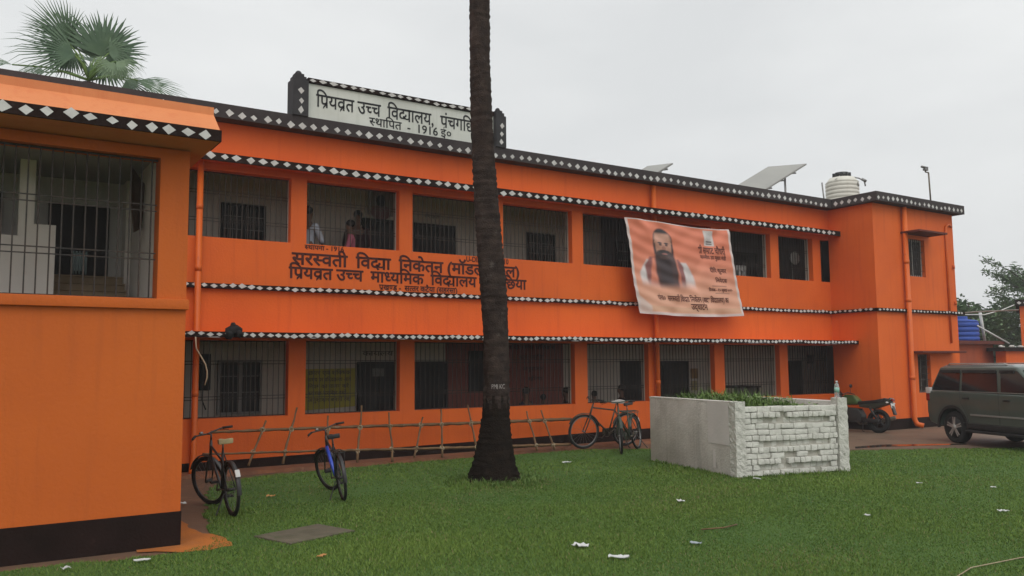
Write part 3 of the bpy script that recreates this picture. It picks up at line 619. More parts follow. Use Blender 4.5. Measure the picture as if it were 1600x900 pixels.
for k in range(13):   # pinnate crown, high above the picture
    a = 2*pi*k/13+.2*random.random(); e = random.uniform(-.2, 1.1); c = Vector((6.58, -3.34, 12.6)); d = Vector((cos(a), sin(a), 0)); sd_ = Vector((-sin(a), cos(a), 0))
    pts = [c+d*(3*t*cos(e*(1-t*.6)))+Vector((0, 0, 3*t*sin(e)*(1-.75*t)-1.1*t*t)) for t in np.linspace(0, 1, 9)]
    b.tube(pts, [.035-.003*i for i in range(9)], 5)
    for i in range(1, 9):
        for m_ in range(4):
            p = pts[i-1].lerp(pts[i], m_/4)
            for s in (-1, 1):
                l = .75*sin(pi*min(.95, .2+.1*i)); q = p+sd_*s*l+d*.25+Vector((0, 0, -.35*l)); b.add([p, p+d*.05, q], [(0, 1, 2)])
b.build('crown', PALML, tp, fixn=False)

# ================================================================== FAN PALM BEHIND THE ROOF
fp = thing('fan_palm', 'green fan palm rising behind the roof above the stair bay', 'palm tree', (2.3, 8, 0))
b = MB(); b.tube([(2.25, 8, 0), (2.3, 8.05, 4), (2.28, 8, 8.55)], [.24, .2, .17], 12); b.build('trunk', BARK, fp)
HUB = Vector((2.28, 8, 8.62)); fr = MB(); pe = MB()
def frond(c, axis, nrm, R, spread, droop, nb=34, hold=.5):
    a = Vector(axis).normalized(); n_ = Vector(nrm); n_ = (n_-a*n_.dot(a)).normalized(); bb = n_.cross(a); c = Vector(c)
    mid = (HUB+c)/2+Vector((0, 0, .12)); pe.tube([HUB, mid, c], [.03, .024, .016], 6)
    dt = 2*spread/nb
    for k in range(nb):
        t = -spread+dt*(k+.5); d = a*cos(t)+bb*sin(t); s = d.cross(n_); Rl = R*(1-.16*(t/spread)**2)*random.uniform(.88, 1.06); fold = n_*(.02 if k % 2 else -.02)
        V = [c]; w0 = Rl*hold*math.tan(dt/2)*1.05
        dr = lambda u: Vector((0, 0, -1))*droop*R*u*u*random.uniform(.85, 1.2)
        p1 = c+d*Rl*hold*.6+n_*.03; p2 = c+d*Rl*hold+n_*.03+fold+dr(.25)*.6
        p3 = c+d*Rl*.78+dr(.55); p4 = c+d*Rl+dr(1.0)+s*random.uniform(-.05, .05)
        fr.add([c, p1-s*w0*.6, p1+s*w0*.6, p2-s*w0, p2+s*w0, p3-s*w0*.42, p3+s*w0*.42, p4], [(0, 2, 1), (1, 2, 4, 3), (3, 4, 6, 5), (5, 6, 7)])
HV = HUB
for off, ax, nr, R, spd, dp, hd in [
    ((-.49, .1, .93), (-.5, -.1, .85), (.25, -1, .1), 1.05, 1.05, .05, .5), ((-.32, -.1, .52), (-.97, -.1, .12), (.2, -1, .2), 1.38, 1.0, .16, .5), ((-.4, .1, .7), (-.45, 0, -.75), (.1, -1, .2), .72, 1.5, .1, .6),
    ((-.25, .2, .8), (-.75, .1, .5), (.1, -1, 0), 1.15, .9, .08, .5), ((.26, .1, .68), (.12, 0, 1), (.1, -1, .1), 1.15, 1.5, .04, .6), ((.34, .2, .8), (.45, 0, .9), (-.1, -1, 0), 1.05, 1.4, .1, .6),
    ((.4, -.1, .72), (.9, -.1, .25), (-.2, -1, .2), .78, 1.3, .5, .5), ((.3, .1, .55), (.5, 0, -.5), (0, -1, .1), .7, 1.8, .15, .6), ((.12, .15, .6), (-.05, .1, .9), (-.2, -1, .1), 1.0, 1.1, .05, .6),
    ((1.05, -.3, .1), (.93, -.1, -.28), (.1, -.8, .6), 1.15, .85, .1, .55), ((.8, -.1, .12), (.6, -.1, -.55), (0, -.9, .5), .8, 1.2, .1, .55), ((-1.6, -.1, .05), (-1, -.1, -.02), (0, -.5, .9), .9, 1.0, .12, .5), ((-.9, .3, .12), (-.9, .2, -.1), (0, -.7, .7), .7, 1.0, .12, .5), ((.1, .7, .7), (.1, .8, .5), (0, -.8, .7), .9, 1.6, .1, .5)]:
    frond(HV+Vector(off), ax, nr, R*1.1, spd, dp, random.choice((22, 26, 30)), hd*random.uniform(.75, 1))
mainf = fr; fr = MB()
for off, ax, R in (((.45, -.6, .36), (.05, -.3, -1), .66), ((.5, -.65, .36), (.75, -.3, -.5), .62), ((.4, -.55, .34), (-.75, -.3, -.45), .5)): frond(HV+Vector(off), ax, (0, -1, .3), R, .95, .08, 22, .6)
fr.build('young_frond', mat('pale_palm_green', (.1, .155, .08), (.14, .2, .1), .55, 2), fp, fixn=False); fr = mainf
fr.build('fronds', PALML, fp, fixn=False); pe.build('leaf_stalks', LEAF, fp)

# ================================================================== ROOF THINGS
wt = thing('water_tank', 'white ribbed water tank with black lid on the roof', 'water tank', (22.1, 1.5, 5.76))
TANKW = mat('tank_white', (.62, .6, .53), (.54, .52, .46), .5, 2, streak=((.4, .37, .3), .4))
TR = .48
b = MB(); pr = [(.0, 5.76), (TR, 5.76)]
for k in range(11): z = 5.8+k*.118; pr += [(TR, z), (TR, z+.078), (TR-.01, z+.088), (TR-.01, z+.11)]
pr += [(TR, 7.1), (TR-.05, 7.16), (.36, 7.25), (.23, 7.28), (0, 7.28)]
b.lathe(pr, (22.1, 1.5, 0), 40); tb = b.build('tank_body', TANKW, wt)
b = MB(); b.lathe([(.24, 7.26), (.24, 7.38), (.2, 7.42), (0, 7.43)], (22.1, 1.5, 0), 20)
for k in range(10): a = 2*pi*k/10; b.box(22.1+.24*cos(a)-.025, 22.1+.24*cos(a)+.025, 1.5+.24*sin(a)-.025, 1.5+.24*sin(a)+.025, 7.27, 7.4)
b.build('lid', MBLK, wt)
b = MB(); b.tube([(22.3, 1.35, 7.3), (22.5, 1.2, 7.25), (22.62, 1.1, 7.17), (22.64, 1.08, 7.0)], .022, 8); b.tube([(22.56, 1.14, 7.22), (22.66, 1.06, 7.14)], .045, 8); b.build('inlet_pipe', MGRY, wt)
b = MB(); b.tube([(21.55, 1.35, 7.12), (21.8, 1.4, 7.24), (21.9, 1.42, 7.3)], .012, 6); b.build('hose', PLAST, wt)
tnk = lambda u, v: (22.1+(TR+.005)*sin(u), 1.5-(TR+.005)*cos(u), v)
lettering('lettering', [('िदल^ली', .1, .62, 6.93, .085)], tnk, INK, tb, .01)
SOL = mat('panel_back_grey', (.3, .295, .275), (.25, .245, .23), .5, 3); CELL = mat('dusty_glass_sky_sheen', (.25, .248, .23), (.3, .295, .27), .3, 1.5)  # pale panel face: sky reflection put into its colour, plus some dust
def solar(P1, P2, P3, label):
    P1, P2, P3 = map(Vector, (P1, P2, P3)); e = P2-P1; f = P3-P2; nn = e.cross(f).normalized(); nn = nn if nn.z > 0 else -nn; c = (P1+P3)/2
    t = thing('solar_panel', label, 'solar panel', (c.x, c.y, 5.76), group='solar panels on the roof')
    b = MB(); q = nn*.04; A = [P1, P2, P3, P1+f]; b.hexa(A+[p+q for p in A]); b.build('panel', SOL, t)
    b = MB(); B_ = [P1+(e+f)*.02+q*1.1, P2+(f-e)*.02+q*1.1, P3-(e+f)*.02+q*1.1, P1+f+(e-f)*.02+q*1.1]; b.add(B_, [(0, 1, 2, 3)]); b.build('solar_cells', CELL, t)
    b = MB()
    for s in (.25, .5, .75): 
        for d_ in (.0,): b.tube([P1+e*-.02+f*s-nn*.03, P2+e*.03+f*s-nn*.03], .025, 6)
    for s in (.2, .8): b.tube([P1+e*s-nn*.05+f*.05, P1+e*s+f*.95-nn*.05], .02, 6)
    b.build('support_rail', MGRY, t)
    for s in (.3, .7):
        for u in (.15, .8):
            p = P1+e*u+f*s; b = MB(); b.tube([(p.x, p.y, 5.75), p-nn*.03], .03, 8); b.build('leg', MGRY, t)
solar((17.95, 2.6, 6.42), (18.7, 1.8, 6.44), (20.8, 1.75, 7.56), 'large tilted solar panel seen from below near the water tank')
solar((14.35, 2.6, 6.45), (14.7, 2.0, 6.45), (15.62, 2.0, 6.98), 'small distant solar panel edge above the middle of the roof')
def pole(pts, r, name, label, cat, m=MGRY): b = MB(); b.tube(pts, r, 8); return tag(b.build(name, m), label, cat)
pole([(21.45, 1.6, 5.75), (21.28, 1.6, 7.05)], .022, 'metal_rod', 'thin leaning rod beside the white water tank', 'rod')
cm = thing('camera_pole', 'rusty cranked pole with small camera at the tower roof edge', 'camera pole', (24.45, 0, 5.76))
b = MB(); b.tube([(24.1, -.4, 5.75), (24.1, -.4, 6.0)], .04, 8)
cm.location = (22.6, -.9, 5.76)
b = MB(); b.tube([(22.62, -.95, 5.75), (22.57, -.95, 6.98), (22.56, -.95, 7.0), (22.42, -.95, 7.0), (22.42, -.95, 7.12)], .022, 8); b.build('pole', RUST, cm)
b = MB(); b.tube([(22.25, -.95, 7.13), (22.52, -.95, 7.13)], .035, 8); b.box(22.36, 22.5, -.99, -.91, 7.04, 7.1); b.build('camera', MGRY, cm)

# ================================================================== PLANTER
PM = Matrix.Translation((9.71, -5.26, 0)) @ Matrix.Rotation(radians(-13.2), 4, 'Z')
pl = thing('brick_planter', 'open grey plastered planter box with whitewashed brick front', 'planter', (10.5, -4.7, 0))
b = MB(); b.obox(PM, .0, .13, .16, 2.6, 0, 1.13); b.obox(PM, .13, 1.92, 2.47, 2.6, 0, 1.1); b.obox(PM, 1.92, 2.05, .15, 2.6, 0, 1.1)
b.build('plaster_wall', CEM, pl, bevel=.02)
b = MB(); b.obox(PM, -.006, -.0005, .165, .74, .47, 1.115); b.obox(PM, -.004, -.0005, .56, .62, .1, .38); b.build('pale_plaster_patch', CEMP, pl)
b = MB(); ys_ = np.linspace(.16, 2.6, 40); rw_ = [random.uniform(.008, .035) for _ in ys_]
for i in range(39): b.add([PM @ Vector(p) for p in ((-.004, ys_[i], 1.126), (-.004, ys_[i+1], 1.126), (-.004, ys_[i+1], 1.126-rw_[i+1]), (-.004, ys_[i], 1.126-rw_[i]))], [(0, 1, 2, 3)])
b.build('chipped_edge', RGH, pl)
def rough_box(x0, x1, y0, y1, z0, z1, amp):
    b = MB(); bmq = bmesh.new(); bmesh.ops.create_cube(bmq, size=1); 
    for v in bmq.verts: v.co = Vector((x0 if v.co.x < 0 else x1, y0 if v.co.y < 0 else y1, z0 if v.co.z < 0 else z1))
    bmesh.ops.subdivide_edges(bmq, edges=[e for e in bmq.edges if abs(e.verts[0].co.z-e.verts[1].co.z) > .1], cuts=22)
    bmesh.ops.subdivide_edges(bmq, edges=[e for e in bmq.edges if abs(e.verts[0].co.z-e.verts[1].co.z) < .01], cuts=3, use_grid_fill=True)
    for v in bmq.verts: v.co += Vector((random.uniform(-amp, amp), random.uniform(-amp, amp), random.uniform(-amp, amp)))
    bmq.verts.index_update(); b.add([PM @ v.co for v in bmq.verts], [tuple(v.index for v in f.verts) for f in bmq.faces]); bmq.free(); return b
rough_box(-.005, .17, -.01, .158, 0, 1.13, .007).build('corner_pier', RGH, pl)
rough_box(1.88, 2.06, -.02, .148, 0, 1.15, .007).build('corner_pier', RGH, pl)
b = MB(); b.obox(PM, .17, 1.88, .06, .15, 0, 1.02); b.build('mortar_core', MORT, pl)
b = MB(); rows = ['S', 'H+', 'R', 'M', 'S', 'H', 'R', 'H', 'S', 'H+', 'R', 'M']; rh = .0865
for r, kind in enumerate(rows):
    x = .175
    while x < 1.86:
        wv = .004*sin(x*3+r*.4)+.002*sin(x*11+r); z1 = 1.045-r*rh+wv; z0 = z1-rh+random.uniform(.003, .013)
        l = {'S': random.uniform(.19, .25), 'H': random.uniform(.085, .13), 'M': random.choice((.11, .2, .23)), 'R': .12}[kind[0]]
        x1 = min(1.878, x+l)
        if x1-x < .03: break
        edge_ = x < .32 or x1 > 1.74
        if kind == 'R' and not edge_: yf = random.uniform(.052, .064)
        else: yf = {'S': .006, 'H': .0, 'M': .012, 'R': .01}[kind[0]]+random.uniform(-.007, .007)-(.018 if '+' in kind and .3 < x < 1.72 else 0)
        d_ = lambda: random.uniform(-.006, .006)
        P = [(x+d_(), yf+d_(), z0+d_()), (x1-.009+d_(), yf+d_(), z0+d_()), (x1-.009, .1, z0), (x, .1, z0), (x+d_(), yf+d_(), z1+d_()), (x1-.009+d_(), yf+d_(), z1+d_()), (x1-.009, .1, z1), (x, .1, z1)]
        if random.random() > .03: b.hexa([PM @ Vector(p) for p in P])
        x = x1
b.build('brick_front', BRK, pl, bevel=.010)
b = MB(); b.obox(PM, .13, 1.92, .15, 2.47, 0, .93); b.build('soil', MUD, pl)
# ragged plants growing out of the planter
pg = MB()
def blade_tuft(mb, c, n, h, spread, w_=.012, bend=.6):
    for k in range(n):
        a = random.uniform(0, 2*pi); l = h*random.uniform(.5, 1.15); d = Vector((cos(a), sin(a), 0)); s = Vector((-sin(a), cos(a), 0)); sp_ = spread*random.random()
        p0 = Vector(c)+d*random.uniform(0, .03); p1 = p0+d*sp_*l*.4+Vector((0, 0, l*.6)); p2 = p0+d*(sp_*l+bend*l*.25)+Vector((0, 0, l*(.95-.35*sp_)))
        mb.add([p0-s*w_*.5, p0+s*w_*.5, p1-s*w_*.45, p1+s*w_*.45, p2], [(0, 1, 3, 2), (2, 3, 4)])
for k in range(270):
    x = random.uniform(.18, 1.85); y = random.uniform(.17, 2.4); hh = .34*(.45+.55*math.exp(-((x-.75)/.5)**2))*(1.1 if y > .4 else .9)
    if x > 1.35: hh *= .55
    blade_tuft(pg, PM @ Vector((x, y, .92)), 9, hh+.04, 1.0, .016)
for k in range(950):
    x = random.uniform(.3, 1.8); y = random.uniform(.2, 2.4); z = .93+random.uniform(.05, .24)*(1 if x < 1.3 else .5); c = PM @ Vector((x, y, z)); a = random.uniform(0, 6.28); q = Vector((cos(a), sin(a), random.uniform(-.3, .5)))*random.uniform(.035, .075); s = Vector((-sin(a), cos(a), .2))*.026
    pg.add([c, c+q*.6+s, c+q*1.3, c+q*.6-s], [(0, 1, 2, 3)])
for k in range(12): blade_tuft(pg, PM @ Vector((random.uniform(.2, 1.7), random.uniform(.2, 2.3), .95)), 2, random.uniform(.35, .52), .7, .012, .9)
tag(pg.build('planter_weeds', LEAF, fixn=False), 'tangled green weeds growing out of the brick planter', 'weeds', kind='stuff')
bt = thing('water_bottle', 'clear plastic water bottle standing on the planter corner', 'bottle', tuple(PM @ Vector((1.94, .06, 1.152))))
BTL = mat('bottle_plastic', (.75, .78, .78), None, .12, trans=.75); c = PM @ Vector((1.94, .06, 0))
b = MB(); b.lathe([(0, 1.153), (.034, 1.153), (.038, 1.17), (.034, 1.2), (.038, 1.22), (.038, 1.32), (.03, 1.355), (.014, 1.385), (.014, 1.4), (0, 1.4)], (c.x, c.y, 0), 16); b.build('bottle', BTL, bt)
b = MB(); b.lathe([(.039, 1.235), (.039, 1.31)], (c.x, c.y, 0), 16); b.build('label', mat('bottle_label_green', (.1, .4, .3), (.4, .5, .45), .5, 30), bt)
b = MB(); b.lathe([(.016, 1.392), (.016, 1.415), (0, 1.416)], (c.x, c.y, 0), 12); b.build('cap', PLAST, bt)

# ================================================================== BICYCLES
def bicycle(label, loc, rz, lean=0, steer=0, fcol=MBLK, accent=None, seatm=MBLK, R=.335, carrier=True, rack_guard=None, classic=False, rimm=MGRY, scale=1):
    t = thing('bicycle', label, 'bicycle', group='bicycles parked at the school')
    P = lambda x, y, z: Vector((x, y, z)); WB = 1.05
    hd0 = P(.93, 0, .66); hd1 = P(.87, 0, .86); ax = (hd1-hd0).normalized(); fa = P(WB, 0, R)
    SM = Matrix.Translation(hd1) @ Matrix.Rotation(steer, 4, ax) @ Matrix.Translation(-hd1)
    for cx, M in ((0, Matrix.Identity(4)), (WB, SM)):
        b = MB(); b.torus((cx, 0, R), R-.022, .022, 'y', 40, 8)
        b.v = [tuple(M @ Vector(p)) for p in b.v]; wh = b.build('wheel', RUB, t)
        b = MB(); b.torus((cx, 0, R), R-.052, .011, 'y', 40, 6, sx=1.3); b.tube([(cx, -.05, R), (cx, .05, R)], .02, 8)
        b.v = [tuple(M @ Vector(p)) for p in b.v]; b.build('rim', rimm, wh)
        b = MB()
        for k in range(20):
            a = 2*pi*k/20; s = 1 if k % 2 else -1; b.tube([(cx+.02*cos(a+.8*s), .03*s, R+.02*sin(a+.8*s)), (cx+(R-.055)*cos(a), 0, R+(R-.055)*sin(a))], .0017, 3, cap=False)
        b.v = [tuple(M @ Vector(p)) for p in b.v]; b.build('spokes', MGRY, wh)
        b = MB(); n = 16; a0, a1 = (radians(20), radians(185)) if cx == 0 else (radians(25), radians(165))
        V = []
        for k in range(n+1):
            a = a0+(a1-a0)*k/n
            for yy, rr in ((-.03, R+.012), (-.012, R+.026), (.012, R+.026), (.03, R+.012)): V.append(M @ P(cx+rr*cos(a), yy, R+rr*sin(a)))
        b.add(V, [(k*4+j, k*4+j+1, k*4+j+5, k*4+j+4) for k in range(n) for j in range(3)], True); b.build('mudguard', fcol, t, fixn=False)
    BBk = P(.44, 0, .29); st = P(.30, 0, .80)
    b = MB(); top = st.lerp(BBk, .1)
    b.tube([BBk, st], .016, 8); b.tube([hd0, hd1], .02, 8); b.tube([top, hd1-ax*.04] if classic else [BBk.lerp(st, .72), hd1-ax*.05], .015, 8)
    if not accent: b.tube([BBk, hd0+P(0, 0, .03)], .019, 8)
    for s in (-1, 1): b.tube([BBk+P(0, .03*s, 0), P(0, .055*s, R)], .009, 6); b.tube([top+P(0, .015*s, 0), P(0, .055*s, R)], .008, 6)
    b.build('frame', fcol, t)
    if accent: b = MB(); b.tube([BBk+P(.03, 0, .02), BBk.lerp(hd0, .5)+P(0, 0, .02), hd0+P(-.01, 0, .05)], [.022, .03, .028], 10); b.build('down_tube', accent, t)
    b = MB(); b.tube([hd0-ax*.02, hd1+ax*.03], .017, 8)
    for s in (-1, 1): b.tube([hd0+P(0, .012*s, -.0), hd0+P(.015, .05*s, -.06), P(WB, .055*s, R)], [.014, .014, .009], 6)
    b.tube([hd0+P(.0, -.05, -.04), hd0+P(0, .05, -.04)], .014, 6); b.v = [tuple(SM @ Vector(p)) for p in b.v]; b.build('fork', fcol, t)
    b = MB(); hb = hd1+ax*.11
    b.tube([hd1, hb, hb+P(.07, 0, .01)], .013, 8); c = hb+P(.07, 0, .01)
    b.tube([c+P(-.10, -.31, .015), c+P(-.03, -.22, .025), c+P(0, -.08, .01), c, c+P(0, .08, .01), c+P(-.03, .22, .025), c+P(-.10, .31, .015)], .011, 8); b.v = [tuple(SM @ Vector(p)) for p in b.v]; hbar = b.build('handlebar', fcol, t)
    for s in (-1, 1):
        b = MB(); b.tube([c+P(-.035, .225*s, .025), c+P(-.115, .33*s, .014)], .017, 8); b.tube([c+P(-.0, .2*s, .01), c+P(-.05, .31*s, -.02)], .005, 5); b.v = [tuple(SM @ Vector(p)) for p in b.v]; b.build('grip', RUB, hbar)
    if not classic:
        b = MB(); b.blob(tuple(c+P(0, .1, .035)), .03, .03, .022, 10, 6); b.v = [tuple(SM @ Vector(p)) for p in b.v]; b.build('bell', MGRY, hbar)
    b = MB(); b.tube([st, st+P(-.02, 0, .09)], .012, 8); b.build('seat_post', MGRY, t)
    b = MB(); sc_ = st+P(-.03, 0, .11); pts = [(-.14, .09), (-.15, 0), (-.14, -.09), (-.06, -.085), (.05, -.035), (.14, -.018), (.14, .018), (.05, .035), (-.06, .085)]
    b.add([sc_+P(x, y, -.02) for x, y in pts]+[sc_+P(x*1.02, y*1.02, .03+.015*(x < -.05)) for x, y in pts], [tuple(range(8, -1, -1)), tuple(range(9, 18))]+[(i, (i+1) % 9, (i+1) % 9+9, i+9) for i in range(9)]); b.build('saddle', seatm, t, bevel=.012)
    b = MB(); b.torus(tuple(BBk+P(0, -.045, 0)), .085, .006, 'y', 20, 5); b.tube([BBk+P(0, -.07, 0), BBk+P(0, .07, 0)], .014, 8); b.tube([BBk+P(0, -.065, 0), BBk+P(.11, -.075, -.12)], .009, 6); b.tube([BBk+P(0, .065, 0), BBk+P(-.11, .075, .12)], .009, 6); cs_ = b.build('crankset', RUST, t)
    for q in ((.11, -.12, -.12), (-.11, .12, .12)): b = MB(); p = BBk+P(*q); b.box(p.x-.045, p.x+.045, p.y-.045, p.y+.045, p.z-.012, p.z+.012); b.build('pedal', RUB, cs_)
    b = MB(); cz = BBk+P(0, -.05, 0); b.tube([cz+P(0, 0, .083), P(0, -.05, R+.035)], .005, 4); b.tube([cz+P(0, 0, -.083), P(0, -.05, R-.035)], .005, 4); b.build('chain', MBLK, t)
    if classic: b = MB(); b.prism([(.36, .24), (.55, .25), (.55, .37), (.05, .40), (.02, .29)], -.075, -.06); b.build('chain_guard', fcol, t, bevel=.01)
    if carrier:
        b = MB()
        for y in (-.07, -.02, .02, .07): b.tube([(.2, y, .72), (-.25, y, .72)], .006, 6)
        for x in (.2, 0, -.25): b.tube([(x, -.07, .72), (x, .07, .72)], .006, 6)
        for s in (-1, 1): b.tube([(-.15, .07*s, .72), (0, .065*s, R)], .006, 6)
        b.build('carrier', fcol, t)
    if rack_guard: b = MB(); M = Matrix.Translation((0, 0, R)); b.prism([(-R*.93, .19), (-R*.93-.03, .19), (-R*.78-.03, .275), (-R*.78, .265)], -.03, .03, Matrix.Translation((0, 0, R))); b.build('rear_guard_patch', rack_guard, t, bevel=.008)
    b = MB(); b.tube([(.12, .06, .28), (.05, .2, .012), (.02, .21, .012)], .009, 6); b.build('kickstand', MBLK, t)
    t.scale = (scale,)*3; t.rotation_mode = 'XYZ'; t.rotation_euler = (lean, 0, rz); t.location = loc; return t
BLUE = mat('blue_frame_paint', (.02, .06, .42), (.03, .09, .55), .3, 4, coat=.5)
CREAM = mat('cream_vinyl', (.45, .38, .2), (.25, .2, .11), .6, 9)
OLD = mat('worn_black_paint', (.03, .028, .025), (.09, .07, .05), .5, 8, spots=((.2, .12, .07), 12, .6, .5))
GRN = mat('worn_green_paint', (.03, .05, .04), (.07, .08, .06), .5, 8, spots=((.15, .11, .08), 12, .6, .5))
def seg_rz(a, b_): return math.atan2(b_[1]-a[1], b_[0]-a[0])
# rear-left bike: rear wheel at (2.74,-4.05), front wheel at (2.62,-3.0)
bicycle('black bicycle with cream saddle back beside the stair bay', (2.68, -4.08, 0), seg_rz((2.68, -4.08), (2.665, -3.0)), radians(-4), radians(26), MBLK, None, CREAM, .335, False, PLAST, rimm=MBLK, scale=.92)
bicycle('black mountain bicycle with a bright blue frame tube', (4.16, -3.74, 0), seg_rz((4.16, -3.74), (4.375, -2.65)), radians(-8), radians(24), MBLK, BLUE, MBLK, .335, True, None, rimm=MBLK, scale=.88)
LT = mat('white_saddle_cover', (.5, .47, .44), (.35, .33, .3), .6, 9)
bicycle('old black bicycle with white saddle leaning along the orange wall', (11.52, -.62, .03), pi+radians(-3), radians(-7), radians(-8), OLD, None, LT, .345, True, None, True)
bicycle('worn green bicycle turned towards the lawn beside the planter', (11.5, -1.05, 0), seg_rz((11.5, -1.05), (10.45, -1.72)), radians(9), radians(22), GRN, None, MBLK, .345, True, PLAST, True)

# ================================================================== BAMBOO FRAME LEANING ON THE WALL
bf = thing('bamboo_frame', 'long bamboo ladder frame lashed with rope leaning on the orange wall', 'bamboo frame', (7, -.45, 0))
def bam(p, q, r0, r1, name):
    p = Vector(p); q = Vector(q); n = max(4, int((q-p).length/.1)); pts = []; R = []; d = (q-p); off = Vector((random.uniform(-1, 1), 0, random.uniform(-1, 1)))*.012
    for i in range(n+1):
        t = i/n; pts.append(p+d*t+off*sin(t*pi*2.3)+Vector((random.uniform(-.004, .004), 0, random.uniform(-.004, .004)))); R.append((r0+(r1-r0)*t)*(1.25 if i % 3 == 0 else 1))
    b = MB(); b.tube(pts, R, 8); return b.build(name, BAMB, bf)
bam((3.34, -.24, .69), (10.47, -.2, .60), .02, .03, 'bamboo_rail'); bam((3.16, -.5, .38), (10.25, -.46, .12), .014, .027, 'bamboo_rail')
def rail(x): t = (x-3.3)/7.0; return .69-.09*t, .38-.26*t
lash = MB()
for xt, zt, xb, zb in [(4.22, .83, 3.85, .17), (4.73, 1.03, 4.39, .16), (5.28, .87, 5.14, .3), (5.89, 1.02, 5.67, .1), (6.41, .88, 6.33, .05), (7.08, .77, 6.74, .1), (7.46, .9, 7.3, .07), (8.02, .96, 8.03, .13), (9.36, .8, 9.37, .06), (9.71, .8, 9.78, .05)]:
    bam((xt, -.215, zt), (xb, -.555, zb), .013, .019, 'bamboo_upright')
    for zr in rail((xt+xb)/2):
        t = (zt-zr)/(zt-zb)
        if 0 < t < 1:
            c = Vector((xt+(xb-xt)*t, -.215+(-.34)*t-.0, zr))
            for k in range(3): lash.torus(tuple(c+Vector((random.uniform(-.012, .012), -.005, random.uniform(-.02, .02)))), .034, .007, 'y', 10, 5, Matrix.Rotation(random.uniform(-.9, .9), 4, 'X'))
            lash.tube([c, c+Vector((random.uniform(-.04, .04), -.05, -.06))], .004, 4)
lash.build('rope_lashing', ROPE, bf)

# ================================================================== CAR
CARP = mat('car_paint', (.066, .085, .072), (.078, .096, .082), .35, 6, metal=.0, coat=.35, spots=((.09, .08, .065), 3, .62, .35))
GLS = mat('tinted_glass', (.012, .013, .014), None, .08, spec=.6); TRM = mat('black_trim', (.015, .015, .016), (.03, .028, .026), .6, 6); CHR = mat('chrome_strip', (.3, .31, .3), None, .35, metal=.4); ALY = mat('alloy_wheel', (.42, .4, .37), (.3, .28, .26), .4, 8, metal=.25)
TLR = mat('tail_lamp_red', (.25, .015, .012), None, .15, coat=.6); TLW = mat('tail_lamp_clear', (.6, .58, .56), None, .15, coat=.6)
car = thing('parked_car', 'dark grey boxy family car parked beside the orange corner wing', 'car')
def arc(cx, cz, r, a0, a1, n=12): return [(cx+r*cos(a0+(a1-a0)*k/n), cz+r*sin(a0+(a1-a0)*k/n)) for k in range(n+1)]
WR = .335; WBc = 2.68
bodyp = [(-.70, .42), (-.76, .62), (-.755, .95), (-.72, 1.08), (2.42, 1.05), (2.7, 1.03), (3.3, .95), (3.5, .82), (3.56, .5), (3.42, .34)]+arc(WBc, WR, .41, 0, pi)+arc(0, WR, .41, 0, pi)
b = MB(); b.prism(bodyp, -.83, .83); body = b.build('body', CARP, car, bevel=.045, seg=3)
b = MB(); xb = (-.71, 2.35); xt = (-.48, 1.62); zb, zt = 1.06, 1.59
b.hexa([(xb[0], -.80, zb), (xb[1], -.80, zb), (xb[1], .80, zb), (xb[0], .80, zb), (xt[0], -.685, zt), (xt[1], -.685, zt), (xt[1], .685, zt), (xt[0], .685, zt)]); b.build('cabin', CARP, car, bevel=.05, seg=3)
b = MB(); b.hexa([(-.47, -.665, 1.58), (1.6, -.665, 1.58), (1.6, .665, 1.58), (-.47, .665, 1.58), (-.36, -.6, 1.64), (1.45, -.6, 1.64), (1.45, .6, 1.64), (-.36, .6, 1.64)]); b.build('roof', mat('car_roof_sky_sheen', (.2, .215, .205), (.22, .235, .225), .25, 5, metal=.35, coat=.6), car, bevel=.025)  # roof paler than the body paint, sky reflection put into its colour
def side(x, z, s, o=.006): return Vector((x, s*(.80-.115*(z-zb)/(zt-zb)+o), z))
